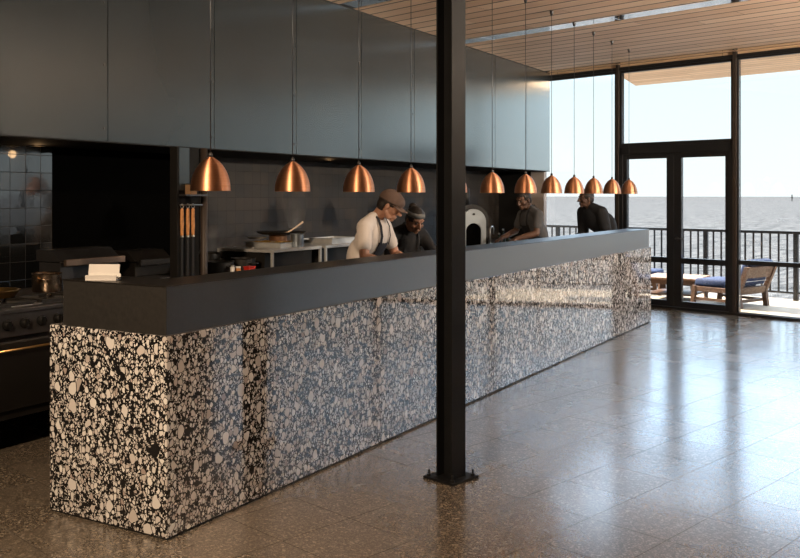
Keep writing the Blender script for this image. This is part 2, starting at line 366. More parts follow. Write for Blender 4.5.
# ------------------------------------------------------------------ mesh builder
class MB:
    def __init__(s): s.v = []; s.f = []
    def add(s, vs, fs):
        o = len(s.v); s.v += [tuple(v) for v in vs]; s.f += [tuple(i + o for i in f) for f in fs]; return s
    def box(s, x0, x1, y0, y1, z0, z1, M_=None):
        vs = [Vector((x, y, z)) for z in (z0, z1) for y in (y0, y1) for x in (x0, x1)]
        if M_: vs = [M_ @ v for v in vs]
        return s.add(vs, [(0, 2, 3, 1), (4, 5, 7, 6), (0, 1, 5, 4), (2, 6, 7, 3), (0, 4, 6, 2), (1, 3, 7, 5)])
    def prism(s, poly, z0, z1, M_=None):
        n = len(poly)
        vs = [Vector((p[0], p[1], z0)) for p in poly] + [Vector((p[0], p[1], z1)) for p in poly]
        if M_: vs = [M_ @ v for v in vs]
        return s.add(vs, [tuple(reversed(range(n))), tuple(range(n, 2 * n))] + [(i, (i + 1) % n, n + (i + 1) % n, n + i) for i in range(n)])
    def bar(s, a, b, w_, h, up=(0, 0, 1)):
        a, b = Vector(a), Vector(b); d = (b - a).normalized(); up = Vector(up)
        x = d.cross(up)
        if x.length < 1e-4: x = d.cross(Vector((1, 0, 0)))
        x.normalize(); y = x.cross(d).normalized()
        vs = [p + x * (i * w_ / 2) + y * (j * h / 2) for p in (a, b) for (i, j) in ((-1, -1), (1, -1), (1, 1), (-1, 1))]
        return s.add(vs, [(3, 2, 1, 0), (4, 5, 6, 7), (0, 1, 5, 4), (1, 2, 6, 5), (2, 3, 7, 6), (3, 0, 4, 7)])
    def tube(s, pts, r, n=10, cap=True):
        pts = [Vector(p) for p in pts]; rr = r if isinstance(r, (list, tuple)) else [r] * len(pts)
        vs = []; prev = None
        for i, p in enumerate(pts):
            d = (pts[min(i + 1, len(pts) - 1)] - pts[max(i - 1, 0)]).normalized()
            if prev is None:
                x = d.orthogonal().normalized()
            else:
                x = prev - d * prev.dot(d)
                x = x.normalized() if x.length > 1e-6 else d.orthogonal().normalized()
            prev = x; y = d.cross(x)
            for k in range(n):
                a = 2 * math.pi * k / n
                vs.append(p + (x * math.cos(a) + y * math.sin(a)) * rr[i])
        fs = []
        for i in range(len(pts) - 1):
            for k in range(n):
                fs.append((i * n + k, i * n + (k + 1) % n, (i + 1) * n + (k + 1) % n, (i + 1) * n + k))
        if cap:
            fs.append(tuple(reversed(range(n)))); fs.append(tuple(range((len(pts) - 1) * n, len(pts) * n)))
        return s.add(vs, fs)
    def lathe(s, prof, n=32, M_=None, closed=False):
        vs = []; m = len(prof)
        for k in range(n):
            a = 2 * math.pi * k / n
            for (r, z) in prof: vs.append(Vector((r * math.cos(a), r * math.sin(a), z)))
        if M_: vs = [M_ @ v for v in vs]
        fs = []
        for k in range(n):
            k2 = (k + 1) % n
            for j in range(m if closed else m - 1):
                j2 = (j + 1) % m
                fs.append((k * m + j, k2 * m + j, k2 * m + j2, k * m + j2))
        if not closed:
            if prof[0][0] > 1e-6: fs.append(tuple(k * m for k in reversed(range(n))))
            if prof[-1][0] > 1e-6: fs.append(tuple(k * m + m - 1 for k in range(n)))
        return s.add(vs, fs)
    def ell(s, c, r, M_=None, n=20, k=14):
        c = Vector(c); vs = []; fs = []
        for i in range(1, k):
            th = math.pi * i / k
            for j in range(n):
                ph = 2 * math.pi * j / n
                vs.append(c + Vector((r[0] * math.sin(th) * math.cos(ph), r[1] * math.sin(th) * math.sin(ph), r[2] * math.cos(th))))
        vs.append(c + Vector((0, 0, r[2]))); vs.append(c - Vector((0, 0, r[2])))
        if M_: vs = [M_ @ v for v in vs]
        T, B = len(vs) - 2, len(vs) - 1
        for i in range(k - 2):
            for j in range(n):
                fs.append((i * n + j, (i + 1) * n + j, (i + 1) * n + (j + 1) % n, i * n + (j + 1) % n))
        for j in range(n):
            fs.append((T, j, (j + 1) % n)); fs.append((B, (k - 2) * n + (j + 1) % n, (k - 2) * n + j))
        return s.add(vs, fs)
    def chain(s, pts, rs, M_=None, n=14):
        """closed tapered limb with rounded ends"""
        pts = [Vector(p) for p in pts]
        P, Q = [], []
        d0 = (pts[1] - pts[0]).normalized(); d1 = (pts[-1] - pts[-2]).normalized()
        for a in (80, 55, 28):
            P.append(pts[0] - d0 * rs[0] * math.sin(R(a))); Q.append(rs[0] * math.cos(R(a)))
        for i in range(len(pts)):
            P.append(pts[i]); Q.append(rs[i])
            if i < len(pts) - 1:
                P.append((pts[i] + pts[i + 1]) / 2); Q.append((rs[i] + rs[i + 1]) / 2)
        for a in (28, 55, 80):
            P.append(pts[-1] + d1 * rs[-1] * math.sin(R(a))); Q.append(rs[-1] * math.cos(R(a)))
        if M_: P = [M_ @ p for p in P]
        return s.tube(P, Q, n)
    def build(s, name, m, parent=None, smooth=False, bevel=0.0, loc=None, rotz=None):
        me = bpy.data.meshes.new(name); me.from_pydata(s.v, [], s.f); me.update()
        import bmesh
        bm = bmesh.new(); bm.from_mesh(me); bmesh.ops.recalc_face_normals(bm, faces=bm.faces); bm.to_mesh(me); bm.free()
        if smooth: me.polygons.foreach_set('use_smooth', [True] * len(me.polygons))
        if smooth == 'auto':
            me.set_sharp_from_angle(angle=R(40))
        o = bpy.data.objects.new(name, me); COL.objects.link(o)
        me.materials.append(m)
        if parent: o.parent = parent
        if loc is not None: o.location = loc
        if rotz is not None: o.rotation_euler.z = rotz
        if bevel:
            b = o.modifiers.new('b', 'BEVEL'); b.width = bevel; b.segments = 2; b.limit_method = 'ANGLE'
            b.harden_normals = False
        return o
def tag(o, label=None, cat=None, group=None, kind=None):
    if label: o['label'] = label
    if cat: o['category'] = cat
    if group: o['group'] = group
    if kind: o['kind'] = kind
    return o
def empty(name, loc, rotz=0.0):
    o = bpy.data.objects.new(name, None); COL.objects.link(o)
    o.empty_display_size = 0.1; o.location = loc; o.rotation_euler.z = rotz
    return o
def thing(name, loc, rotz, label, cat, group=None): return tag(empty(name, loc, rotz), label, cat, group)
def struct(o, label=None, cat=None): return tag(o, label, cat, None, 'structure')
def dup(root, loc, rotz, label):
    r = root.copy(); COL.objects.link(r); r.location = loc; r.rotation_euler.z = rotz; r['label'] = label
    for ch in list(root.children):
        c = ch.copy(); COL.objects.link(c); c.parent = r
        for g in list(ch.children):
            d = g.copy(); COL.objects.link(d); d.parent = c
    return r
W0 = N * NW                                  # origin of the window grid (local x = along glazing, y = outwards)

# ------------------------------------------------------------------ room shell
S_END = 1.02
sl = [-8.75, -7.21] + [-5.42 + 1.79 * k for k in range(4)] + [1.0]
fl = MB().box(-17, S_END + 0.1, -22, 0.06, -0.12, 0.0).build('floor', M['floor'], loc=W0, rotz=AW)
struct(fl, 'polished speckled terrazzo tile floor', 'floor')
chan = [(-8.1, 0.28), (-5.62, 0.28), (-3.12, 0.28), (-0.15, 0.14)]
edges = [-22.0]
mb = MB(); ch = MB()
prev = -22.0
for c, w_ in chan:
    mb.box(-17, S_END + 0.1, prev, c - w_ / 2, CEIL, CEIL + 0.1)
    ch.box(-17, S_END + 0.1, c - w_ / 2, c + w_ / 2, CEIL + 0.004, CEIL + 0.03)
    for k in range(-9, 1):
        ch.box(k * 1.79 - 0.02, k * 1.79 + 0.02, c - w_ / 2, c + w_ / 2, CEIL + 0.001, CEIL + 0.01)
    prev = c + w_ / 2
mb.box(-17, S_END + 0.1, prev, 0.02, CEIL, CEIL + 0.1)
ceil = struct(mb.build('ceiling', M['ceiling'], loc=W0, rotz=AW), 'timber board ceiling with recessed metal channels', 'ceiling')
cp = ch.build('recessed_channel', M['alu'], loc=W0, rotz=AW); struct(cp, 'silvery recessed metal channels running across the board ceiling', 'ceiling trim'); cp.name = 'trim_1'
rs = MB().box(-17, S_END + 0.1, -22, 0.02, CEIL + 0.1, CEIL + 0.25).build('ceiling_slab', M['paint_dark'], loc=W0, rotz=AW); struct(rs)

# kitchen rear wall (counter grid)
T_END = 10.50; WB = 2.95; WH = 2.10
wr = struct(MB().box(-7, T_END + 0.1, WB + 0.02, WB + 0.2, 0, CEIL).build('wall_rear', M['paint_dark'], loc=C0, rotz=AU), 'dark kitchen rear wall', 'wall')
ta = KT(52, WB); tb = KT(200, WB)
struct(MB().box(-7, ta, WB, WB + 0.02, 0, 2.05).build('black_tile_panel', M['tile_black'], wr))
struct(MB().box(ta, tb, WB + 0.005, WB + 0.02, 0, 2.05).build('recess_shade', M['void'], wr))  # near-black sheet painting the unlit recess between the two tiled stretches
struct(MB().box(tb, T_END, WB, WB + 0.02, 0, 2.05).build('brown_tile_panel', M['tile_brown'], wr))
we = struct(MB().box(T_END - 0.06, T_END + 0.02, 2.36, WB + 0.02, 0, 2.02).build('wall_kitchen_end', M['paint_dark'], loc=C0, rotz=AU), 'dark end wall of the kitchen', 'wall')
struct(MB().box(T_END - 0.10, T_END + 0.02, 2.16, 2.38, 0, 2.02).build('pillar', M['pillar'], loc=C0, rotz=AU, bevel=0.004), 'pale greyish end pillar below the metal bulkhead beside the glazing', 'pillar')
# other walls of the hall, behind and beside the viewpoint
struct(MB().box(-7.15, -7.0, -15, WB + 0.2, 0, CEIL).build('wall_behind', M['wall'], loc=C0, rotz=AU), 'dark plaster wall at the near end of the hall', 'wall')
rw = MB().box(S_END, S_END + 0.15, -22, 0.1, 0, CEIL)
struct(rw.build('wall_right', M['wall'], loc=W0, rotz=AW), 'dark plaster side wall of the hall', 'wall')

# ------------------------------------------------------------------ bulkhead of metal panels
bh = struct(MB().box(-7, T_END, WH + 0.012, WB + 0.02, 1.995, CEIL).build('bulkhead', M['seam'], loc=C0, rotz=AU), 'long grey metal panelled bulkhead above the kitchen', 'bulkhead')
seams = [1.55 + 1.142 * k for k in range(-7, 9)]
sm = [s_ for s_ in seams if -6.9 < s_ < T_END - 0.1]
lim = [-7] + sm + [T_END]
for a, b in zip(lim[:-1], lim[1:]):
    pn = MB().box(a + 0.003, b - 0.003, WH, WH + 0.012, 1.992, CEIL - 0.012).build('panel', M['zinc'], bh, bevel=0.0015)
    if b < T_END and b > 0:
        sc = MB()
        for z in (2.09, 2.55, 3.0, 3.45):
            sc.lathe([(0.0, -0.004), (0.008, -0.003), (0.010, 0.0)], 12, Matrix.Translation((b - 0.035, WH, z)) @ Matrix.Rotation(R(90), 4, 'X') @ Matrix.Scale(-1, 4, (0, 0, 1)))
        sc.build('screw', M['seam'], pn)
MB().box(-7, T_END, WH, WH + 0.014, CEIL - 0.012, CEIL).build('shadow_gap', M['seam'], bh)
MB().box(-7, T_END, WH, WB, 1.985, 1.995).build('underside', M['paint_dark'], bh)
for px, w_, lab in ((38, 2.80, 'small glowing amber lamp under the bulkhead above the black tiles'), (329, 2.45, 'small glowing amber lamp under the bulkhead above the capped man')):
    d = thing('recessed_lamp', KP(KT(px, w_), w_, 1.985), AU, lab, 'lamp', 'lamps recessed under the bulkhead')
    MB().lathe([(0.055, 0.0), (0.055, -0.006), (0.042, -0.008), (0.042, 0.0)], 24, closed=True).build('trim_ring', M['black_metal'], d)
    MB().lathe([(0.0, -0.003), (0.042, -0.003), (0.042, 0.0)], 24).build('lens', M['lamp_warm'], d)
    ld = bpy.data.lights.new('lamp_light', 'POINT'); lo = bpy.data.objects.new('lamp_light', ld); COL.objects.link(lo); lo.parent = d
    lo.location = (0, 0, -0.06); ld.energy = 0.35; ld.color = (1, 0.6, 0.28); ld.shadow_soft_size = 0.03

# ------------------------------------------------------------------ glazing
def window(idx, s0, s1, z0, z1, label, rails=(), fw=0.035):
    r = tag(empty('window_%d' % idx, WP((s0 + s1) / 2, 0, z0), AW), label, 'window', None, 'structure')
    h = (s1 - s0) / 2; H = z1 - z0
    f = MB().box(-h, -h + fw, 0, 0.07, 0, H).box(h - fw, h, 0, 0.07, 0, H).box(-h + fw, h - fw, 0, 0.07, 0, fw + 0.02).box(-h + fw, h - fw, 0, 0.07, H - fw, H)
    for a, b in rails: f.box(-h + fw, h - fw, 0, 0.07, a - z0, b - z0)
    f.build('frame', M['black_metal'], r, bevel=0.002)
    MB().box(-h + fw, h - fw, 0.03, 0.042, fw, H - fw).build('pane', M['glass'], r)
    return r
PW = 0.05
ZB = 3.452
names = {}
window(1, sl[0], sl[1] - PW / 2, 0.0, ZB, 'tall fixed glass pane beyond the counter end, behind the silhouetted person')
window(2, sl[1] + PW / 2, sl[2] - PW / 2, 2.32, ZB, 'clear transom pane above the glass double door')
def midrail(): return [(0.68, 0.74)]
for k in range(2, 6):
    window(k + 1, sl[k] + PW / 2, sl[k + 1] - PW / 2, 0.0, ZB, ('large fixed glass pane right of the double door, deck chair behind it' if k == 2 else 'fixed glass pane further along the sea front, bay %d from the door' % (k - 1)), midrail(), 0.022)
for i, s_ in enumerate(sl):
    p = MB().box(-PW / 2, PW / 2, -0.03, 0.10, 0, CEIL)
    struct(p.build('trim_%d' % (i + 10), M['bronze'] if i else M['black_metal'], loc=WP(s_, 0), rotz=AW, bevel=0.003), 'slim dark glazing post', 'post')
struct(MB().box(sl[0] - 0.05, S_END, -0.02, 0.09, 3.452, 3.50).build('trim_30', M['black_metal'], loc=W0, rotz=AW, bevel=0.003), 'dark horizontal beam along the top of the glazing', 'beam')
struct(MB().box(sl[0] - 0.05, S_END, 0.02, 0.06, 3.50, CEIL).build('trim_31', M['soffit'], loc=W0, rotz=AW), 'timber strip above the glazing beam', 'trim')
struct(MB().box(sl[0] - 0.05, S_END, -0.04, 0.10, -0.02, 0.035).build('trim_32', M['black_metal'], loc=W0, rotz=AW, bevel=0.003), 'dark sill along the foot of the glazing', 'sill')
# double door
da, db = sl[1] + PW / 2, sl[2] - PW / 2
dr = tag(empty('door_1', WP((da + db) / 2, 0, 0), AW), 'black framed glass double door to the deck', 'door', None, 'structure')
h = (db - da) / 2
MB().box(-h, -h + 0.06, -0.02, 0.08, 0.03, 2.32).box(h - 0.06, h, -0.02, 0.08, 0.03, 2.32).box(-h, h, -0.02, 0.08, 2.21, 2.32).build('frame', M['black_metal'], dr, bevel=0.003)
for sgn in (-1, 1):
    x0, x1 = (-h + 0.06, -0.003) if sgn < 0 else (0.003, h - 0.06)
    st = 0.10
    so, si = (0.06, 0.11) if sgn < 0 else (0.11, 0.055)
    lf = MB().box(x0, x0 + so, 0.0, 0.06, 0.04, 2.21).box(x1 - si, x1, 0.0, 0.06, 0.04, 2.21)
    lf.box(x0 + so, x1 - si, 0, 0.06, 0.04, 0.12).box(x0 + so, x1 - si, 0, 0.06, 2.14, 2.21).box(x0 + so, x1 - si, 0, 0.06, 0.65, 0.73)
    lo = lf.build('door_leaf', M['black_metal'], dr, bevel=0.003)
    MB().box(x0 + so, x1 - si, 0.025, 0.037, 0.10, 2.2).build('pane', M['glass'], lo)
    hx = -0.05 if sgn < 0 else 0.05
    if sgn > 0:
        MB().tube([(hx, 0.0, 1.0), (hx, -0.05, 1.0), (hx + 0.02, -0.055, 1.0), (hx + 0.13, -0.055, 1.0)], 0.010, 10).lathe([(0.026, 0), (0.026, 0.01), (0.0, 0.01)], 20, Matrix.Translation((hx, 0, 1.0)) @ Matrix.Rotation(R(90), 4, 'X')).build('handle', M['steel_dark'], lo, True)

# ------------------------------------------------------------------ outside
struct(MB().box(-13, 12, 0.08, 2.46, -0.25, -0.005).build('deck_floor', M['deck'], loc=W0, rotz=AW), 'pale sunlit boarded deck outside the glazing', 'deck')
poly = [(-7.45, 0.06), (-8.35, 2.45), (12, 2.45), (12, 0.06)]
struct(MB().prism(poly, CEIL, CEIL + 0.22).build('roof_soffit', M['soffit'], loc=W0, rotz=AW), 'timber lined eave soffit over the deck', 'soffit')
struct(MB().prism([(-6000, 2.6), (6000, 2.6), (6000, 7000), (-6000, 7000)], -4.6, -4.0).build('sea', M['sea'], loc=W0, rotz=AW), 'calm glittering grey sea out to the horizon', 'sea')
# railing in panels between thick posts
rail_n = 2.30
def railing(s0, s1, label):
    r = thing('deck_railing', WP(s0, rail_n, 0), AW, label, 'railing', 'black balustrade panels along the deck edge')
    L = s1 - s0
    MB().box(-0.042, L - 0.044, -0.03, 0.03, 1.015, 1.06).build('top_rail', M['black_metal'], r, bevel=0.004)
    MB().box(0.03, L - 0.044, -0.015, 0.015, 0.10, 0.13).build('bottom_rail', M['black_metal'], r)
    MB().box(-0.036, 0.036, -0.025, 0.025, -0.005, 1.015).build('post', M['black_metal'], r, bevel=0.003)
    n = 11
    for i in range(1, n):
        x = L * i / n
        MB().box(x - 0.014, x + 0.014, -0.006, 0.006, 0.13, 1.02).build('baluster', M['black_metal'], r)
posts = [-6.97 + 1.46 * k for k in range(-3, 8)]
rl = ['balustrade panel at the far left end of the deck, behind the kitchen', 'balustrade panel seen just left of the silhouetted person',
      'balustrade panel behind the silhouetted person and the glazing post', 'balustrade panel behind the glass double door and low table',
      'balustrade panel behind the nearer deck chair']
for i, (a, b) in enumerate(zip(posts[:-1], posts[1:])):
    railing(a, b, rl[i] if i < len(rl) else 'balustrade panel mirrored in the counter front, %s past the nearer deck chair' % ['first', 'second', 'third', 'fourth', 'fifth', 'sixth'][i - 5])
# beacon out at sea
bd = 1000.0; bx = (792 - 400) / 910 * bd
bc = thing('navigation_beacon', (bx, bd, -4.0), 0, 'thin navigation beacon standing far out in the sea', 'beacon')
MB().tube([(0, 0, 0), (0, 0, 4.6)], 0.5, 10).build('pile', M['paint_dark'], bc)
MB().lathe([(0, 3.4), (1.1, 3.4), (1.1, 4.0), (0, 4.0)], 16).build('platform', M['paint_dark'], bc)
MB().lathe([(0.6, 4.6), (0.6, 6.6), (0.0, 7.6)], 12).build('lantern', M['paint_dark'], bc)

def deck_chair(pos, fdir, label):
    a = math.atan2(fdir[1], fdir[0]) - math.pi / 2
    r = thing('deck_chair', pos, a, label, 'chair', 'low teak deck chairs with blue cushions')
    hw = 0.335
    for sx in (-1, 1):
        x = sx * hw
        MB().prism([(-0.40, 0.0), (-0.33, 0.0), (-0.30, 0.22), (-0.45, 0.60), (-0.53, 0.60), (-0.37, 0.22)], -0.03, 0.03, Matrix.Translation((x, 0, 0)) @ Matrix(((0, 0, 1, 0), (1, 0, 0, 0), (0, 1, 0, 0), (0, 0, 0, 1)))).build('rear_leg', M['teak'], r, bevel=0.004)
        MB().bar((x, 0.42, 0), (x, 0.38, 0.28), 0.055, 0.065, (0, 1, 0)).build('front_leg', M['teak'], r, bevel=0.004)
        MB().box(x - 0.022, x + 0.022, -0.37, 0.40, 0.20, 0.27).build('side_rail', M['teak'], r, bevel=0.003)
        MB().box(x - 0.018, x + 0.018, -0.33, 0.38, 0.07, 0.11).build('stretcher', M['teak'], r, bevel=0.003)
    tl = Matrix.Translation((0, -0.335, 0.22)) @ Matrix.Rotation(R(-21), 4, 'X').inverted()
    tl = Matrix.Translation((0, -0.33, 0.22)) @ Matrix.Rotation(R(21), 4, 'X')
    MB().box(-hw + 0.03, hw - 0.03, -0.03, 0.0, 0.24, 0.41, tl).build('top_rail', M['teak'], r, bevel=0.003)
    MB().box(-hw + 0.03, hw - 0.03, -0.03, 0.0, -0.02, 0.09, tl).build('lower_rail', M['teak'], r, bevel=0.003)
    MB().box(-hw + 0.03, hw - 0.03, 0.36, 0.40, 0.20, 0.27).build('front_rail', M['teak'], r, bevel=0.003)
    MB().box(-hw + 0.03, hw - 0.03, -0.33, -0.29, 0.07, 0.11).build('rear_stretcher', M['teak'], r)
    sl_ = MB()
    for k in range(7): sl_.box(-hw + 0.03, hw - 0.03, -0.28 + k * 0.095, -0.21 + k * 0.095, 0.235, 0.255)
    sl_.build('seat_slats', M['teak'], r)
    sc = MB().box(-hw + 0.045, hw - 0.045, -0.24, 0.42, 0.27, 0.38).build('seat_cushion', M['blue'], r, True, bevel=0.03)
    bc_ = MB().box(-hw + 0.045, hw - 0.045, 0.006, 0.12, 0.10, 0.46, tl).build('back_cushion', M['blue'], r, True, bevel=0.03)
    MB().box(-hw + 0.045, hw - 0.045, 0.002, 0.010, 0.165, 0.172, tl).build('piping', M['piping'], bc_)
    MB().box(-hw + 0.06, hw - 0.06, -0.03, 0.09, 0.42, 0.49, tl).build('head_cushion', M['blue'], r, True, bevel=0.028)
    return r
deck_chair((4.88, 13.42, -0.005), (-0.6, 0.8), 'nearer teak deck chair with blue cushions, its back to the glazing right of the door')
deck_chair((3.95, 15.3, -0.005), (0.85, -0.45), 'farther teak deck chair with blue cushion, behind the low table and counter end')
tt = thing('low_table', (4.30, 14.18, -0.005), AW + R(12), 'low square teak table on the deck between the two deck chairs', 'table')
q = MB()
for k in range(8): q.box(-0.42 + k * 0.106, -0.42 + k * 0.106 + 0.098, -0.42, 0.42, 0.33, 0.36)
q.build('table_top', M['teak_top'], tt, bevel=0.002)
for sx in (-1, 1):
    for sy in (-1, 1):
        MB().bar((sx * 0.37, sy * 0.37, 0), (sx * 0.34, sy * 0.34, 0.30), 0.05, 0.05).build('leg', M['teak'], tt, bevel=0.003)
MB().box(-0.38, 0.38, -0.38, -0.34, 0.26, 0.33).box(-0.38, 0.38, 0.34, 0.38, 0.26, 0.33).box(-0.38, -0.34, -0.34, 0.34, 0.26, 0.33).box(0.34, 0.38, -0.34, 0.34, 0.26, 0.33).build('apron_rail', M['teak'], tt)
MB().box(-0.35, 0.35, -0.35, 0.35, 0.09, 0.115).build('lower_shelf', M['teak'], tt)

# ------------------------------------------------------------------ counter
L = 8.55
ct = thing('bar_counter', C0, AU, 'long bar counter with chunky black and white terrazzo front and dark top', 'counter')
MB().box(0, L, 0, 0.805, 0.012, 0.949).build('terrazzo_base', M['terrazzo'], ct, bevel=0.003)
MB().box(0.012, L - 0.012, 0.012, 0.79, 0.0, 0.012).build('plinth', M['seam'], ct)
LP = [(0.008, 0.010), (L - 0.06, 0.010), (L - 0.06, 0.285), (0.285, 0.285), (0.285, 0.715), (0.008, 0.715)]
MB().prism(LP, 0.949, 1.176).build('upstand', M['top'], ct, bevel=0.003)
LE = [(0.004, 0.006), (L - 0.056, 0.006), (L - 0.056, 0.289), (0.289, 0.289), (0.289, 0.719), (0.004, 0.719)]
MB().prism(LE, 1.176, 1.181).build('ledge_top', M['ledge'], ct, bevel=0.0015)
MB().box(0.289, L - 0.02, 0.289, 0.80, 0.949, 0.957).build('inner_worktop', M['steel_dark'], ct)
MB().box(0.002, L - 0.01, 0.001, 0.012, 0.9465, 0.953).build('edge_strip', M['bronze'], ct)

# ------------------------------------------------------------------ column
cb = Vector((0.289, 5.165, 0))
cl = thing('steel_column', cb, AW, 'black steel H-section column bolted to the floor in front of the counter', 'column')
a = 0.059
MB().box(-a, -a + 0.009, -a, a, 0.014, CEIL).box(a - 0.009, a, -a, a, 0.014, CEIL).box(-a + 0.009, a - 0.009, -0.0035, 0.0035, 0.014, CEIL).build('shaft', M['column'], cl, bevel=0.001)
MB().box(-0.112, 0.112, -0.112, 0.112, 0.0, 0.014).build('base_plate', M['column'], cl, bevel=0.002)
for sx in (-1, 1):
    for sy in (-1, 1):
        MB().tube([(sx * 0.088, sy * 0.088, 0.0), (sx * 0.088, sy * 0.088, 0.05)], 0.006, 10).lathe([(0.0, 0.014), (0.013, 0.014), (0.013, 0.026), (0.0, 0.026)], 6, Matrix.Translation((sx * 0.088, sy * 0.088, 0))).build('bolt', M['black_metal'], cl)

# ------------------------------------------------------------------ copper pendants
ZP = 1.628
def pendant_proto(loc, label):
    r = thing('pendant_lamp', loc, 0, label, 'pendant lamp', 'row of copper pendant lamps over the counter')
    prof = []
    Rb, H = 0.110, 0.186
    for i in range(25):
        q = i / 24                                  # 0 rim .. 1 crown
        prof.append((max(0.014, Rb * (1 - q ** 2.05) ** 0.60), H * q))
    inner = [(max(0.010, x - 0.003), z - 0.002 if i else 0.0) for i, (x, z) in enumerate(prof)]
    MB().lathe(prof + inner[::-1], 48, closed=True).build('shade', M['copper'], r, 'auto')
    MB().lathe([(0.0, H - 0.003), (0.013, H - 0.003), (0.012, H + 0.018), (0.005, H + 0.026), (0.0, H + 0.026)], 16).build('cap', M['steel_dark'], r, True)
    MB().tube([(0, 0, H + 0.02), (0, 0, CEIL - ZP - 0.03)], 0.0028, 8).build('cord', M['steel_dark'], r, True)
    MB().lathe([(0.0, CEIL - ZP - 0.05), (0.012, CEIL - ZP - 0.045), (0.02, CEIL - ZP - 0.01), (0.02, CEIL - ZP), (0.0, CEIL - ZP)], 16).build('ceiling_rose', M['steel_dark'], r, True)
    MB().lathe([(0.0, H - 0.09), (0.016, H - 0.086), (0.018, H - 0.05), (0.014, H - 0.006), (0.0, H - 0.006)], 16).build('lamp_holder', M['black_rubber'], r, True)
    MB().ell((0, 0, H - 0.105), (0.024, 0.024, 0.03)).build('bulb', M['porcelain'], r, True)
    return r
ords = ['first', 'second', 'third', 'fourth', 'fifth', 'sixth', 'seventh', 'eighth', 'ninth', 'tenth', 'eleventh', 'twelfth']
extra = ['nearest and largest of the row', 'over the steaming pans', 'just left of the capped man', 'above the woman in black', 'half hidden by the steel column',
         'right of the pizza oven', 'above the man in grey', 'at the end of the metal bulkhead', 'first one wholly against the sky', 'above the silhouetted person',
         'beside the dark glazing post', 'smallest, in front of the glass door']
PXS = (210.5, 292.6, 358.8, 411.0, 454.0, 492.2, 525.6, 551.6, 574.2, 593.6, 612.0, 629.0)
proto = None
for i in range(12):
    loc = KP(KT(PXS[i], 0.357), 0.357, ZP)
    lab = '%s copper dome pendant from the near counter end, %s' % (ords[i], extra[i])
    if proto is None: proto = pendant_proto(loc, lab)
    else: dup(proto, loc, 0.0, lab)

# ------------------------------------------------------------------ card holder on the counter
chd = thing('docket_holder', KP(0.075, 0.505, 1.181), AU - R(62), 'small white folded docket holder on the near counter corner', 'holder')
MB().box(-0.078, 0.078, -0.03, 0.035, 0, 0.006).build('base', M['white'], chd, bevel=0.001)
MB().box(-0.078, 0.078, -0.003, 0.003, 0, 0.074, Matrix.Translation((0, 0.012, 0.005)) @ Matrix.Rotation(R(-12), 4, 'X')).build('back_plate', M['white'], chd, bevel=0.001)
MB().box(-0.078, 0.078, -0.003, 0.003, 0, 0.022, Matrix.Translation((0, -0.024, 0.005)) @ Matrix.Rotation(R(8), 4, 'X')).build('front_lip', M['white'], chd, bevel=0.001)
MB().box(-0.066, 0.094, -0.001, 0.001, 0.012, 0.030, Matrix.Translation((0, -0.010, 0.005))).build('paper_slip', M['porcelain'], chd)

# ------------------------------------------------------------------ kitchen: range at the left
WF = 1.77
t0, t1 = -1.05, KT(135, 1.9)
rg = thing('cooking_range', KP(t0, WF, 0), AU, 'dark professional gas range with four front knobs and brass rail at left', 'range')
LR = t1 - t0; DR = 1.0
MB().box(0, LR, 0.02, DR, 0.24, 0.88).build('body', M['enamel'], rg, bevel=0.004)
MB().box(-0.005, LR + 0.005, -0.03, DR, 0.885, 0.915).build('top_plate', M['steel_dark'], rg, bevel=0.006)
MB().box(0, LR, -0.015, 0.02, 0.745, 0.885).build('control_panel', M['steel_dark'], rg, bevel=0.003)
for px in (-12, 5, 22.5, 39.5, 56, 73, 90):
    x = KT(px, WF) - t0
    kb = MB().lathe([(0.0, 0.030), (0.022, 0.030), (0.027, 0.024), (0.027, 0.008), (0.034, 0.006), (0.034, 0.0)], 24, Matrix.Translation((x, -0.015, 0.822)) @ Matrix.Rotation(R(90), 4, 'X')).build('knob', M['black_rubber'], rg, 'auto')
    MB().box(x - 0.0055, x + 0.0055, -0.056, -0.043, 0.797, 0.847).build('grip', M['black_rubber'], kb)
for a_, b_ in ((0.02, LR * 0.5 - 0.01), (LR * 0.5 + 0.01, LR - 0.02)):
    dd = MB().box(a_, b_, -0.012, 0.02, 0.30, 0.715).build('oven_door', M['enamel'], rg, bevel=0.006)
    hb = MB().tube([(a_ + 0.04, -0.05, 0.672), (b_ - 0.04, -0.05, 0.672)], 0.0065, 12)
    for x in (a_ + 0.06, b_ - 0.06): hb.tube([(x, -0.012, 0.672), (x, -0.05, 0.672)], 0.007, 8)
    hb.build('handle', M['brass'], dd, True)
for x in (0.06, LR - 0.06):
    for y in (0.08, DR - 0.08): MB().lathe([(0.025, 0), (0.03, 0.02), (0.022, 0.24)], 12, Matrix.Translation((x, y, 0))).build('leg', M['steel_dark'], rg)
for k in range(int(LR / 0.36)):
    for j in range(2):
        g = MB(); cx, cy = 0.18 + k * 0.36, 0.22 + j * 0.36
        if j == 1 and k > 2: continue
        g.box(cx - 0.16, cx + 0.16, cy - 0.16, cy - 0.14, 0.915, 0.94).box(cx - 0.16, cx + 0.16, cy + 0.14, cy + 0.16, 0.915, 0.94).box(cx - 0.16, cx - 0.14, cy - 0.14, cy + 0.14, 0.915, 0.94).box(cx + 0.14, cx + 0.16, cy - 0.14, cy + 0.14, 0.915, 0.94)
        for d in range(4):
            an = d * math.pi / 2 + math.pi / 4
            g.bar((cx + 0.05 * math.cos(an), cy + 0.05 * math.sin(an), 0.934), (cx + 0.19 * math.cos(an), cy + 0.19 * math.sin(an), 0.934), 0.014, 0.012)
        g.build('burner_grate', M['iron'], rg)
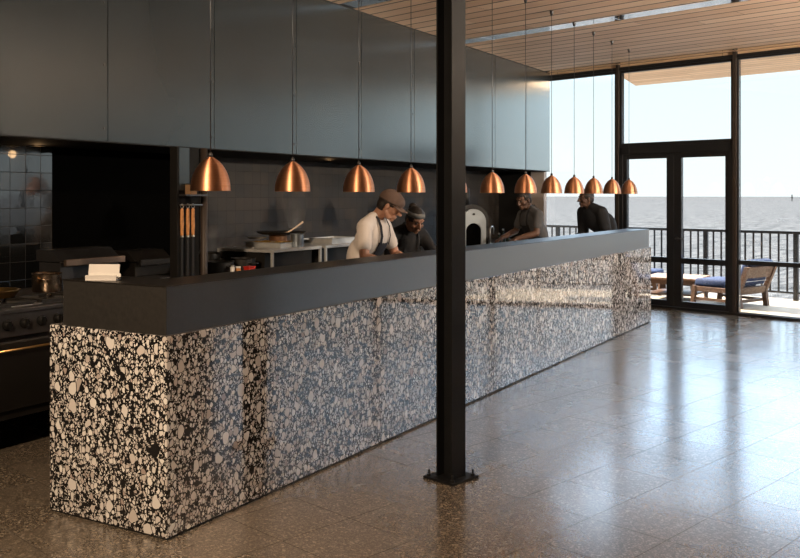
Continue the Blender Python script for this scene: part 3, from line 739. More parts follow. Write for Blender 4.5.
# pot and pan on the range
def pot(loc, r, h, m, label, rot=0, handles=True, lid=False, group=None, name='cooking_pot'):
    o = thing(name, loc, rot, label, 'pot', group)
    MB().lathe([(0, 0), (r * 0.95, 0), (r, 0.012), (r, h - 0.006), (r + 0.006, h), (r + 0.002, h + 0.003), (r - 0.004, h - 0.004), (r - 0.004, 0.012), (0, 0.006)], 40).build('pot_body', m, o, 'auto')
    if handles:
        for s_ in (-1, 1):
            MB().tube([(s_ * r, -0.035, h * 0.72), (s_ * (r + 0.035), -0.028, h * 0.74), (s_ * (r + 0.035), 0.028, h * 0.74), (s_ * r, 0.035, h * 0.72)], 0.006, 8).build('handle', m, o, True)
    return o
pot(KP(KT(47, 2.22), 2.22, 0.941), 0.098, 0.125, mat('warm_steel', (0.62, 0.48, 0.36), 0.22, 1.0, 0.08), 'warm gleaming steel pot with two handles on the range', AU + R(40))
pa = thing('frying_pan', KP(KT(-4, 2.2), 2.2, 0.941), AU, 'golden rimmed frying pan at the left edge of the range', 'pan')
MB().lathe([(0, 0), (0.11, 0), (0.145, 0.045), (0.149, 0.045), (0.149, 0.049), (0.142, 0.049), (0.108, 0.006), (0, 0.006)], 40).build('pan_body', M['brass'], pa, 'auto')
MB().chain([(-0.14, 0, 0.042), (-0.22, 0, 0.06), (-0.34, 0, 0.07)], [0.010, 0.009, 0.012]).build('handle', M['iron'], pa, True)
sp = thing('serving_spoon', KP(KT(26, 1.80), 1.80, 0.916), AU, 'shiny steel spoon lying along the front edge of the range', 'spoon')
MB().chain([(-0.10, 0, 0.005), (0.06, 0, 0.005)], [0.004, 0.004]).build('handle', M['steel'], sp, True)
MB().ell((0.085, 0, 0.007), (0.035, 0.022, 0.007)).build('bowl', M['steel'], sp, True)

# countertop grill boxes behind the near end
def grill(px0, px1, w_, ztop, m1, m2, label, zb):
    a_, b_ = KT(px0, w_), KT(px1, w_)
    o = thing('countertop_grill', KP(a_, w_, zb), AU, label, 'grill', 'boxy grills on the cooking line')
    Lg = b_ - a_; H = ztop - zb
    MB().box(0, Lg, 0.03, 0.26, 0, H - 0.09).build('body', m1, o, bevel=0.005)
    X = Matrix(((0, 0, 1, 0), (1, 0, 0, 0), (0, 1, 0, 0), (0, 0, 0, 1)))
    lid = MB().prism([(0.01, H - 0.085), (0.28, H - 0.085), (0.28, H), (0.12, H)], -0.01, Lg + 0.01, X).build('lid', m1, o, bevel=0.004)
    MB().box(0.0, Lg + 0.015, -0.035, -0.005, H - 0.115, H - 0.065).build('handle', m2, lid, bevel=0.006)
    for x in (0.05, Lg - 0.05): MB().box(x - 0.015, x + 0.015, -0.008, 0.03, H - 0.10, H - 0.08).build('bracket', m1, o)
    return o
grill(63, 121, 2.35, 1.205, M['steel_dark'], mat('bronzed_steel', (0.30, 0.22, 0.17), 0.35, 0.9), 'dark steel lidded grill with long lip behind the white docket holder', 0.915)
bn1 = thing('service_bench', KP(KT(137, 2.12), 2.12, 0), AU, 'dark low bench unit beside the steel partition', 'bench')
BL = KT(174, 2.12) - KT(137, 2.12)
MB().box(0, BL, 0, 0.80, 0.0, 0.93).build('body', M['enamel'], bn1, bevel=0.005)
MB().box(0, BL, -0.02, 0.80, 0.93, 0.965).build('worktop', M['steel_dark'], bn1, bevel=0.004)
grill(138, 173, 2.30, 1.165, M['enamel'], M['enamel'], 'black lidded grill on the bench beside the steel partition', 0.965)

# steel partition with hanging tools and pole
pw = 1.62
pa_, pb_ = KT(177, pw), KT(199, pw)
pt = thing('steel_partition', KP(pa_, pw, 0), AU, 'narrow dark steel partition carrying three hanging wood-handled tools', 'partition')
PL = pb_ - pa_
MB().box(0, PL, 0.0, 0.03, 0, 1.955).build('panel', M['paint_dark'], pt, bevel=0.002)
MB().box(-0.02, 0.0, -0.02, 0.05, 0, 1.955).build('side_panel', M['paint_dark'], pt, bevel=0.002)
MB().box(0.01, PL * 0.5, -0.012, 0.0, 1.64, 1.95).build('backing_plate', M['zinc'], pt)
MB().box(0.0, PL, -0.09, 0.0, 1.600, 1.612).build('shelf', M['steel_dark'], pt)
MB().tube([(0.0, -0.03, 1.535), (PL, -0.03, 1.535)], 0.005, 8).build('hanging_rail', M['steel'], pt, True)
bx_ = thing('spice_box', KP(pa_ + PL * 0.42, pw - 0.045, 1.612), AU, 'small brown box on the little shelf above the hanging tools', 'box')
MB().box(-0.03, 0.03, -0.03, 0.03, 0, 0.07).build('carton', mat('brown_card', (0.24, 0.14, 0.07), 0.7), bx_, bevel=0.002)
MB().box(-0.031, 0.031, -0.031, 0.031, 0.07, 0.078).build('lid', M['steel_dark'], bx_, bevel=0.002)
for i, px in enumerate((182, 187.8, 193)):
    o = thing('grill_tool', KP(KT(px, pw - 0.03), pw - 0.03, 0.98), AU, '%s orange wood handled grill tool hanging on the steel partition' % ['left', 'middle', 'right'][i], 'tool', 'wood-handled tools on the partition')
    MB().chain([(0, 0, 0.34), (0, 0, 0.42), (0, 0, 0.52)], [0.011, 0.014, 0.012]).build('handle', M['oak'], o, True)
    rg_ = [(0.016 * math.cos(q * math.pi / 8), 0, 0.548 + 0.016 * math.sin(q * math.pi / 8)) for q in range(17)]
    MB().tube(rg_, 0.0025, 6, False).build('ring', M['steel'], o, True)
    MB().lathe([(0.0, 0.322), (0.0125, 0.322), (0.0125, 0.335), (0, 0.335)], 12).build('ferrule', M['steel'], o)
    MB().box(-0.011, 0.011, -0.003, 0.003, 0.0, 0.325).build('blade', M['iron'], o, bevel=0.001)
po_ = thing('service_pole', KP(KT(204, 1.62), 1.62, 0), AU, 'brownish vertical pole between the tools and the brown tiles', 'pole')
MB().tube([(0, 0, 0.01), (0, 0, 1.955)], 0.026, 16).build('shaft', mat('brown_pole', (0.035, 0.024, 0.018), 0.5, 0.0), po_, True)
MB().lathe([(0.032, 0), (0.032, 0.01), (0.0, 0.01)], 20).build('foot_plate', M['bronze'], po_)

# cooking line bench
b0, b1 = KT(209, 1.75) + 0.03, T_END - 0.15
bl = thing('cooking_bench', KP(b0, 1.72, 0), AU, 'long dark cooking bench along the brown tiled wall', 'bench')
BL = b1 - b0
MB().box(0, BL, 0.03, 1.20, 0.12, 0.88).build('body', M['enamel'], bl, bevel=0.004)
MB().box(-0.01, BL, 0.0, 1.20, 0.88, 0.92).build('worktop', M['steel_dark'], bl, bevel=0.004)
for k in range(int(BL / 0.8)):
    d_ = MB().box(k * 0.8 + 0.01, k * 0.8 + 0.79, 0.015, 0.03, 0.16, 0.84).build('cabinet_door', M['enamel'], bl, bevel=0.003)
    MB().tube([(k * 0.8 + 0.1, -0.01, 0.80), (k * 0.8 + 0.7, -0.01, 0.80)], 0.007, 8).build('handle', M['steel_dark'], d_, True)
MB().box(0.05, BL - 0.05, 0.10, 1.15, 0.0, 0.12).build('plinth', M['seam'], bl)

def overshelf(px0, w_, length, label):
    o = thing('steel_overshelf', KP(KT(px0, w_), w_, 0.92), AU, label, 'shelf', 'steel framed shelves on the cooking bench')
    MB().box(0, length, 0, 0.62, 0.192, 0.218).build('shelf_top', M['steel_pale'], o, bevel=0.003)
    for x in (0.012, length - 0.012):
        for y in (0.012, 0.608): MB().box(x - 0.011, x + 0.011, y - 0.011, y + 0.011, 0, 0.192).build('leg', M['steel_pale'], o, bevel=0.002)
    MB().box(0.02, length - 0.02, 0.10, 0.60, 0.02, 0.185).build('broiler_box', M['iron'], o)
    return o
wS = 1.80
overshelf(272.5, wS, 0.735, 'left steel framed shelf with pans on it, left of the capped man')
overshelf(326, wS, 0.735, 'right steel framed shelf with a tray, partly behind the capped man')
ZS = 1.139
def gastro(px, w_, L_, D_, h_, z, label, fill=None, rot=0):
    o = thing('metal_tray', KP(KT(px, w_), w_, z), AU + rot, label, 'tray')
    MB().box(-L_ / 2, L_ / 2, -D_ / 2, D_ / 2, 0, 0.004).box(-L_ / 2, L_ / 2, -D_ / 2, -D_ / 2 + 0.004, 0.004, h_).box(-L_ / 2, L_ / 2, D_ / 2 - 0.004, D_ / 2, 0.004, h_).box(-L_ / 2, -L_ / 2 + 0.004, -D_ / 2 + 0.004, D_ / 2 - 0.004, 0.004, h_).box(L_ / 2 - 0.004, L_ / 2, -D_ / 2 + 0.004, D_ / 2 - 0.004, 0.004, h_).build('pan_body', M['steel_pale'], o)
    rim = MB()
    for (x0, x1, y0, y1) in ((-L_/2-0.012, L_/2+0.012, -D_/2-0.012, -D_/2), (-L_/2-0.012, L_/2+0.012, D_/2, D_/2+0.012), (-L_/2-0.012, -L_/2, -D_/2, D_/2), (L_/2, L_/2+0.012, -D_/2, D_/2)): rim.box(x0, x1, y0, y1, h_ - 0.003, h_)
    rim.build('rim', M['steel_pale'], o)
    if fill:
        ff = MB(); g_ = 9
        vs = []; fs = []
        for i in range(g_ + 1):
            for j in range(g_ + 1):
                vs.append((-L_ / 2 + 0.006 + (L_ - 0.012) * i / g_, -D_ / 2 + 0.006 + (D_ - 0.012) * j / g_, h_ - 0.006 + random.uniform(-0.004, 0.014)))
        for i in range(g_):
            for j in range(g_):
                q_ = i * (g_ + 1) + j; fs.append((q_, q_ + 1, q_ + g_ + 2, q_ + g_ + 1))
        fo = ff.add(vs, fs).build('food', fill, o, True); fo['kind'] = 'stuff'
    return o
gastro(270.5, 2.12, 0.22, 0.40, 0.045, ZS, 'steel tray heaped with yellow food at the left end of the left shelf', M['food'])
gastro(333, 2.02, 0.42, 0.26, 0.055, ZS, 'shallow empty steel tray on the right shelf left of the capped man')
gastro(309, 2.34, 0.26, 0.20, 0.03, ZS, 'flat pale tray right of the small steel pot')
pot(KP(KT(297, 1.90), 1.90, ZS), 0.058, 0.115, mat('blue_steel', (0.36, 0.42, 0.48), 0.32, 0.9), 'small bluish steel pot at the middle of the left shelf', AU, False)
pot(KP(KT(278, 2.20), 2.20, ZS), 0.085, 0.10, mat('brown_pot', (0.20, 0.10, 0.05), 0.35, 0.5), 'brown copper-coloured pot under the wide flat pan', AU, False)
wp = thing('wide_pan', KP(KT(281, 2.20), 2.20, ZS + 0.1035), AU, 'wide flat dark pan resting on the brown pot, wooden spoon in it', 'pan')
MB().lathe([(0, 0), (0.19, 0), (0.235, 0.022), (0.238, 0.025), (0.232, 0.025), (0.188, 0.005), (0, 0.005)], 44).build('pan_body', M['iron'], wp, 'auto')
ws = thing('wooden_spoon', KP(KT(294, 2.16), 2.16, ZS + 0.13), AU, 'pale wooden spoon leaning up out of the wide dark pan', 'spoon')
MB().chain([(-0.10, 0, -0.012), (0.02, 0, 0.03), (0.135, 0, 0.078)], [0.008, 0.008, 0.011]).build('handle', M['pale_wood'], ws, True)
MB().ell((-0.125, 0, -0.014), (0.035, 0.024, 0.007)).build('bowl', M['pale_wood'], ws, True)
pl = tag(MB().lathe([(0, 0), (0.06, 0), (0.095, 0.016), (0.098, 0.018), (0.06, 0.006), (0, 0.005)], 36).build('plate', M['porcelain'], None, 'auto', loc=KP(KT(257, 2.36), 2.36, ZS + 0.047)), 'white plate sitting on the yellow food tray', 'plate')
pl.location.z = ZS + 0.060
# pots at the left of the bench
pk = pot(KP(KT(243, 1.95), 1.95, 0.921), 0.105, 0.155, M['iron'], 'black pot full of red sauce on the left of the cooking bench', AU + R(90))
MB().lathe([(0, 0.14), (0.100, 0.138)], 30).build('sauce', M['sauce'], pk)
pot(KP(KT(219, 1.96), 1.96, 0.921), 0.12, 0.145, M['iron'], 'wide black pot next to the brown pole', AU + R(90))
pot(KP(KT(209, 2.30), 2.30, 0.921), 0.10, 0.19, M['enamel'], 'tall black pot behind the wide black pot', AU + R(90))
rb = thing('red_tub', KP(KT(249.5, 1.757), 1.757, 0.921), AU, 'small bright red tub at the front of the cooking bench', 'tub')
MB().box(-0.04, 0.04, -0.03, 0.03, 0, 0.095).build('tub_body', M['red'], rb, bevel=0.005)
MB().box(-0.043, 0.043, -0.033, 0.033, 0.095, 0.104).build('lid', M['red'], rb, bevel=0.003)
sj = thing('spice_jar', KP(KT(232.5, 1.745), 1.745, 0.921), AU, 'little white jar left of the red tub', 'jar')
MB().lathe([(0, 0), (0.018, 0), (0.018, 0.11), (0.012, 0.118), (0, 0.118)], 20).build('jar_body', M['porcelain'], sj, 'auto')
MB().lathe([(0, 0.118), (0.015, 0.118), (0.015, 0.13), (0, 0.13)], 20).build('lid', M['steel'], sj)
sj = thing('spice_jar', KP(KT(238, 1.75), 1.75, 0.921), AU, 'little orange-labelled jar between the white jar and the red tub', 'jar')
MB().lathe([(0, 0), (0.022, 0), (0.022, 0.10), (0, 0.10)], 20).build('jar_body', mat('orange_label', (0.55, 0.24, 0.08), 0.5), sj, 'auto')
MB().lathe([(0, 0.10), (0.023, 0.10), (0.023, 0.113), (0, 0.113)], 20).build('lid', M['porcelain'], sj)

# pizza oven
wo = 2.15
ov = thing('pizza_oven', KP(KT(473.0, wo), wo, 0.92), R(14), 'small arched pizza oven with silvery front beside the column', 'oven')
X90 = Matrix.Rotation(R(90), 4, 'X')
ro, ri, hs = 0.172, 0.106, 0.335
outer = [(-ro, 0.0)] + [(ro * math.cos(math.pi - q * math.pi / 24), hs + ro * math.sin(q * math.pi / 24)) for q in range(25)] + [(ro, 0.0)]
inner = [(-ri, 0.0)] + [(ri * math.cos(math.pi - q * math.pi / 24), 0.215 + ri * math.sin(q * math.pi / 24)) for q in range(25)] + [(ri, 0.0)]
fr = MB(); n_ = len(outer)
vs = [Vector((x, -0.03, z)) for x, z in outer] + [Vector((x, -0.03, z)) for x, z in inner] + [Vector((x, 0.03, z)) for x, z in outer] + [Vector((x, 0.03, z)) for x, z in inner]
fs = []
for i in range(n_ - 1):
    fs += [(i, i + 1, n_ + i + 1, n_ + i), (2 * n_ + i, 3 * n_ + i, 3 * n_ + i + 1, 2 * n_ + i + 1), (i, 2 * n_ + i, 2 * n_ + i + 1, i + 1), (n_ + i, n_ + i + 1, 3 * n_ + i + 1, 3 * n_ + i)]
fs += [(0, n_, 3 * n_, 2 * n_), (n_ - 1, 3 * n_ - 1, 4 * n_ - 1, 2 * n_ - 1)]
fr.add(vs, fs).build('arched_front', M['oven_face'], ov)
X = Matrix(((1, 0, 0, 0), (0, 0, 1, 0), (0, 1, 0, 0), (0, 0, 0, 1)))
MB().prism([(x * 1.3, z * 1.12) for x, z in outer], 0.03, 0.55, X).build('dome', M['iron'], ov, 'auto')
MB().prism(inner, 0.0, 0.032, X).build('mouth', M['void'], ov)  # solid near-black plug, the dark of the oven's inside put into its colour
MB().lathe([(0, 0), (0.016, 0), (0.016, 0.012), (0, 0.014)], 16, Matrix.Translation((0, -0.03, 0.44)) @ X90).build('badge', M['iron'], ov)
MB().tube([(0, 0.3, 0.55), (0, 0.3, 0.78)], 0.05, 16).build('flue', M['iron'], ov, True)
# tap and bottles
tp = thing('sink_tap', KP(KT(490, 1.95), 1.95, 0.92), AU, 'chrome swan-neck tap right of the pizza oven', 'tap')
arc = [(0, 0, 0.03), (0, 0, 0.22)] + [(0.055 - 0.055 * math.cos(q * math.pi / 8), 0, 0.22 + 0.055 * math.sin(q * math.pi / 8)) for q in range(1, 9)] + [(0.11, 0, 0.17)]
MB().tube(arc, 0.011, 12).build('spout', M['steel'], tp, True)
MB().lathe([(0, 0), (0.026, 0), (0.024, 0.05), (0.012, 0.06), (0, 0.06)], 20).build('base', M['steel'], tp, 'auto')
MB().chain([(0.0, -0.02, 0.05), (0.0, -0.08, 0.075)], [0.007, 0.006]).build('lever', M['steel'], tp, True)
for i, (px, hh, lab) in enumerate(((499, 0.17, 'small dark bottle right of the tap'), (503, 0.22, 'taller dark bottle in front of the man in grey'), (508, 0.15, 'short dark bottle by the arm of the man in grey'))):
    o = thing('sauce_bottle', KP(KT(px, 1.86), 1.86, 0.92), AU, lab, 'bottle', 'dark bottles beside the tap')
    MB().lathe([(0, 0), (0.030, 0), (0.031, 0.01), (0.031, hh * 0.6), (0.012, hh * 0.78), (0.012, hh), (0, hh)], 20).build('bottle_body', M['bottle'], o, 'auto')
    MB().lathe([(0, hh), (0.014, hh), (0.014, hh + 0.02), (0, hh + 0.02)], 16).build('stopper', M['steel'], o)

# ------------------------------------------------------------------ people
def fuse(mb, name, m, parent, voxel, smooth=3, cut=None):
    me = bpy.data.meshes.new(name); me.from_pydata(mb.v, [], mb.f); me.update()
    import bmesh
    bm = bmesh.new(); bm.from_mesh(me); bmesh.ops.recalc_face_normals(bm, faces=bm.faces); bm.to_mesh(me); bm.free()
    o = bpy.data.objects.new(name + '_raw', me); COL.objects.link(o)
    r = o.modifiers.new('r', 'REMESH'); r.mode = 'VOXEL'; r.voxel_size = voxel
    sm_ = o.modifiers.new('s', 'SMOOTH'); sm_.iterations = smooth; sm_.factor = 0.5
    dg = bpy.context.evaluated_depsgraph_get(); dg.update()
    me2 = bpy.data.meshes.new_from_object(o.evaluated_get(dg))
    bpy.data.objects.remove(o)
    if cut:
        bm = bmesh.new(); bm.from_mesh(me2)
        bmesh.ops.delete(bm, geom=[f for f in bm.faces if not cut(f.calc_center_median(), f.normal)], context='FACES')
        bm.to_mesh(me2); bm.free()
    me2.polygons.foreach_set('use_smooth', [True] * len(me2.polygons))
    me2.materials.clear(); me2.materials.append(m); me2.name = name
    o2 = bpy.data.objects.new(name, me2); COL.objects.link(o2); o2.parent = parent
    return o2

def person(loc, face, label, lean, head_pitch, head_yaw, arms, skin, shirt, trousers, k=1.0, sleeve='short', female=False, name='person', head_roll=0, bulk=0.012):
    """local +Y is forward, +X the person's right; arms = {side: (elbow, wrist, hand_dir)} in local space"""
    rz = math.atan2(face[1], face[0]) - math.pi / 2
    root = thing(name, loc, rz, label, 'person')
    sw = 0.9 if female else 1.0
    P = Vector((0, -0.06 - 0.10 * math.sin(lean), 0.93 * k))
    Tm = Matrix.Translation(P) @ Matrix.Rotation(-lean, 4, 'X') @ Matrix.Diagonal((k, k, k, 1))
    Tm0 = Matrix.Translation(P) @ Matrix.Rotation(-lean * 0.45, 4, 'X') @ Matrix.Diagonal((k, k, k, 1))
    nb = Tm @ Vector((0, 0.015, 0.545))
    Hm = Matrix.Translation(nb) @ Matrix.Rotation(head_yaw, 4, 'Z') @ Matrix.Rotation(-head_pitch, 4, 'X') @ Matrix.Rotation(head_roll, 4, 'Y') @ Matrix.Translation((0, 0.028, 0.135 * k)) @ Matrix.Diagonal((k, k, k, 1))
    def torso(mb, g):
        mb.ell((0, -0.01, 0.0), (0.165 * (1.03 if female else 1) + g, 0.118 + g, 0.14 + g), Tm0)
        mb.ell((0, 0.0, 0.17), (0.140 * sw + g, 0.105 + g, 0.17 + g), Tm0)
        mb.ell((0, 0.005, 0.34), (0.163 * sw + g, 0.118 + g, 0.19 + g), Tm)
        mb.ell((0, -0.015, 0.43), (0.168 * sw + g, 0.092 + g, 0.10 + g), Tm)
        mb.chain([(-0.165 * sw, -0.01, 0.465), (0, -0.02, 0.485), (0.165 * sw, -0.01, 0.465)], [0.055 + g, 0.07 + g, 0.055 + g], Tm)
        for s_ in (-1, 1): mb.chain([(s_ * 0.125 * sw, -0.02, 0.49), (s_ * 0.045, -0.022, 0.535)], [0.040 + g, 0.036 + g], Tm)
        if female:
            for s_ in (-1, 1): mb.ell((s_ * 0.072, 0.095, 0.33), (0.062 + g, 0.05 + g, 0.062 + g), Tm)
    sh = {s_: Tm @ Vector((s_ * 0.183 * sw, -0.005, 0.455)) for s_ in (-1, 1)}
    def arm(mb, s_, g, upto=2.0):
        el, wr_, _ = arms[s_]
        el, wr_ = Vector(el), Vector(wr_)
        a_ = sh[s_]
        if upto <= 1.0:
            mb.chain([a_, a_.lerp(el, 0.5 * upto), a_.lerp(el, upto)], [(0.056 + g) * k, (0.052 + g) * k, (0.047 + g * 1.3) * k])
        else:
            mb.chain([a_, a_.lerp(el, 0.5), el], [(0.054 + g) * k, (0.048 + g) * k, (0.040 + g) * k])
            e2 = el.lerp(wr_, min(1.0, upto - 1.0))
            mb.chain([el, el.lerp(e2, 0.35), e2], [(0.040 + g) * k, (0.041 + g) * k, (0.028 + g) * k])
    legs = {s_: [Vector((s_ * 0.095, P.y, 0.90 * k)), Vector((s_ * 0.11, P.y + 0.05, 0.49 * k)), Vector((s_ * 0.12, P.y + 0.01, 0.085 * k))] for s_ in (-1, 1)}
    def leg(mb, s_, g):
        a_, b_, c_ = legs[s_]
        mb.chain([a_, a_.lerp(b_, 0.5), b_], [(0.088 + g) * k, (0.075 + g) * k, (0.056 + g) * k])
        mb.chain([b_, b_.lerp(c_, 0.3), c_], [(0.056 + g) * k, (0.055 + g) * k, (0.036 + g * 1.2) * k])
    def foot(mb, s_, g):
        c_ = legs[s_][2]
        mb.chain([(c_.x, c_.y - 0.04, 0.040 + g), (c_.x, c_.y + 0.06, 0.040 + g), (c_.x + s_ * 0.012, c_.y + 0.16, 0.030 + g)], [0.040 + g, 0.042 + g, 0.030 + g])
        mb.chain([c_, (c_.x, c_.y, 0.04)], [0.036 + g, 0.038 + g])
    def hand(mb, s_):
        el, wr_, hd = arms[s_]
        wr_ = Vector(wr_); a_ = Vector(hd).normalized()
        side = Vector((-s_, 0.15, 0)); side = (side - a_ * side.dot(a_)).normalized()      # thumb side
        nrm = a_.cross(side).normalized()
        if nrm.z > 0: nrm = -nrm                                                        # palm normal points down
        q = k * (0.92 if female else 1.0)
        for j in range(4):
            o_ = (0.033 - 0.021 * j) * q
            kn = wr_ + a_ * (0.088 - 0.005 * abs(j - 1)) * q + side * o_ * 1.05
            mb.chain([wr_ + side * o_ * 0.55 + a_ * 0.008, kn], [0.015 * q, 0.012 * q], n=10)
            ln = (0.068, 0.076, 0.070, 0.055)[j] * q
            p1 = kn + (a_ * 0.92 + nrm * 0.38).normalized() * ln * 0.45
            p2 = p1 + (a_ * 0.70 + nrm * 0.71).normalized() * ln * 0.32
            p3 = p2 + (a_ * 0.42 + nrm * 0.90).normalized() * ln * 0.25
            mb.chain([kn, p1, p2, p3], [0.0095 * q, 0.0088 * q, 0.008 * q, 0.0068 * q], n=10)
        tb_ = wr_ + side * 0.025 * q + a_ * 0.022 * q
        t1_ = tb_ + (side * 0.75 + a_ * 0.6 + nrm * 0.3).normalized() * 0.042 * q
        t2_ = t1_ + (side * 0.35 + a_ * 0.85 + nrm * 0.4).normalized() * 0.032 * q
        mb.chain([tb_, t1_, t2_], [0.015 * q, 0.011 * q, 0.0085 * q], n=10)
    def head(mb):
        mb.ell((0, -0.014, 0.028), (0.077, 0.097, 0.090), Hm)
        mb.ell((0, 0.030, -0.018), (0.066, 0.066, 0.082), Hm)
        mb.ell((0, 0.036, -0.068), (0.051, 0.054, 0.046), Hm)
        mb.ell((0, 0.070, -0.098), (0.024, 0.020, 0.017), Hm)
        mb.chain([(0, 0.088, 0.018), (0, 0.106, -0.008), (0, 0.117, -0.030)], [0.009, 0.0105, 0.0135], Hm, 10)
        for s_ in (-1, 1):
            mb.ell((s_ * 0.013, 0.100, -0.034), (0.010, 0.012, 0.009), Hm)
            mb.chain([(s_ * 0.012, 0.090, 0.030), (s_ * 0.048, 0.070, 0.030)], [0.010, 0.009], Hm, 10)
            mb.ell((s_ * 0.042, 0.066, -0.028), (0.022, 0.020, 0.022), Hm)
            mb.ell((s_ * 0.079, -0.006, -0.012), (0.009, 0.019, 0.031), Hm)
            mb.chain([(s_ * 0.060, -0.01, -0.05), (s_ * 0.040, 0.045, -0.088)], [0.018, 0.018], Hm, 10)
        mb.chain([(-0.022, 0.086, -0.066), (0, 0.094, -0.062), (0.022, 0.086, -0.066)], [0.006, 0.0085, 0.006], Hm, 10)
        mb.chain([(-0.020, 0.085, -0.077), (0, 0.091, -0.078), (0.020, 0.085, -0.077)], [0.006, 0.009, 0.006], Hm, 10)
        hn = Hm @ Vector((0, -0.035, -0.05))
        mb.chain([Tm @ Vector((0, -0.02, 0.46)), Tm @ Vector((0, -0.012, 0.535)), hn], [0.066 * k, 0.056 * k * sw, 0.054 * k * sw])
    b = MB()
    torso(b, 0); head(b)
    for s_ in (-1, 1): arm(b, s_, 0); hand(b, s_); leg(b, s_, 0); foot(b, s_, 0)
    body = fuse(b, 'body', skin, root, 0.0052, 2)
    for s_ in (-1, 1):
        MB().ell((s_ * 0.030, 0.083, 0.006), (0.0135, 0.012, 0.009), Hm).build('eye', M['eye'], body, True)
    c = MB(); torso(c, bulk)
    for s_ in (-1, 1): arm(c, s_, bulk, 0.62 if sleeve == 'short' else 1.93)
    fuse(c, 'shirt', shirt, root, 0.008, 4)
    c = MB()
    c.ell((0, -0.01, -0.02), (0.178, 0.135, 0.13), Tm0)
    for s_ in (-1, 1): leg(c, s_, 0.018)
    fuse(c, 'trousers', trousers, root, 0.010, 3)
    for s_ in (-1, 1):
        c = MB(); foot(c, s_, 0.009); fuse(c, 'shoe', M['black_rubber'], root, 0.008, 2)
    return root, body, Tm, Hm, torso

def apron(root, Tm, torso, m, k, straps=True):
    inv = Tm.inverted()
    def cut(p, n_):
        q = inv @ p
        wdt = 0.085 if q.z > 0.20 else 0.085 + (0.20 - q.z) * 1.5
        return q.y > 0.02 and q.z < 0.36 and abs(q.x) < wdt
    a_ = MB(); torso(a_, 0.022)
    a_.box(-0.17, 0.17, 0.09, 0.125, -0.45, 0.05, Tm)
    ap = fuse(a_, 'apron', m, root, 0.009, 2, cut)
    so = ap.modifiers.new('t', 'SOLIDIFY'); so.thickness = 0.004
    if straps:
        for s_ in (-1, 1):
            pts = [Tm @ Vector(p) for p in ((s_ * 0.075, 0.142, 0.345), (s_ * 0.078, 0.130, 0.42), (s_ * 0.080, 0.090, 0.495), (s_ * 0.072, 0.035, 0.548), (s_ * 0.066, -0.03, 0.566), (s_ * 0.03, -0.088, 0.558), (0, -0.098, 0.552))]
            mb = MB()
            for p, q in zip(pts[:-1], pts[1:]): mb.bar(p, q + (q - p).normalized() * 0.004, 0.020, 0.006, (p - (Tm @ Vector((0, 0, 0.4)))))
            mb.build('strap', m, ap)

def hair_shell(Hm, root, m, low=-0.03, front=0.045, g=0.008, body=None):
    h_ = MB()
    h_.ell((0, -0.016, 0.030), (0.077 + g, 0.098 + g, 0.090 + g), Hm)
    h_.ell((0, -0.045, -0.015), (0.070 + g, 0.062 + g, 0.070 + g), Hm)
    inv = Hm.inverted()
    def cut(p, n_):
        q = inv @ p
        if q.y > front and q.z < 0.062 + (0.09 - q.y) * 0.2: return False
        if abs(q.x) > 0.055 and q.y > -0.022 and q.z < 0.0: return False
        return q.z > low - 0.05 * (q.y < -0.03)
    o = fuse(h_, 'hair', m, root, 0.006, 2, cut)
    so = o.modifiers.new('t', 'SOLIDIFY'); so.thickness = 0.010; so.offset = -1
    return o

# man with cap, white tee and apron
k1 = 0.99
wl = KP(KT(368, 1.06), 1.06)
r1, b1_, Tm1, Hm1, to1 = person((wl.x, wl.y, 0), (0.90, -0.43), 'man in taupe cap, white t-shirt and dark apron looking down behind the counter',
    R(21), R(30), R(14), {1: ((0.26, 0.10, 1.10), (0.16, 0.34, 1.03), (-0.2, 0.9, -0.25)), -1: ((-0.26, 0.13, 1.10), (-0.13, 0.36, 1.03), (0.2, 0.9, -0.25))},
    M['skin'], M['tee_white'], M['denim'], k1)
apron(r1, Tm1, to1, M['navy'], k1)
hair_shell(Hm1, r1, M['hair'], low=-0.02)
cp_ = MB(); cp_.ell((0, -0.012, 0.040), (0.088, 0.110, 0.094), Hm1); cp_.ell((0, 0.03, 0.055), (0.075, 0.075, 0.062), Hm1)
iv1 = Hm1.inverted()
co_ = fuse(cp_, 'cap', M['cap'], r1, 0.006, 2, lambda p, n_: (iv1 @ p).z > 0.030 + 0.03 * (iv1 @ p).y)
sd = co_.modifiers.new('t', 'SOLIDIFY'); sd.thickness = 0.004; sd.offset = 1
bp = []
for i in range(13):
    x = -0.078 + 0.156 * i / 12
    bp.append((x, 0.165 - 9.0 * x * x * (1 if abs(x) < 0.078 else 1)))
br = MB(); vs = []; nb_ = len(bp)
for i, (x, yf) in enumerate(bp):
    yb = 0.088 * math.sqrt(max(0.0, 1 - (x / 0.085) ** 2)) - 0.006
    for (y_, dz) in ((yb, 0.036), (max(yb + 0.004, (yb + yf) / 2), 0.030), (max(yb + 0.008, yf), 0.018)):
        vs.append(Hm1 @ Vector((x, y_, dz - 2.6 * x * x)))
fs = []
for i in range(nb_ - 1):
    for j in range(2): fs.append((i * 3 + j, i * 3 + j + 1, (i + 1) * 3 + j + 1, (i + 1) * 3 + j))
bo = br.add(vs, fs).build('brim', M['cap'], co_, True)
sd = bo.modifiers.new('t', 'SOLIDIFY'); sd.thickness = 0.005
MB().ell((0, 0.0, 0.136), (0.008, 0.008, 0.005), Hm1).build('button', M['cap'], co_, True)

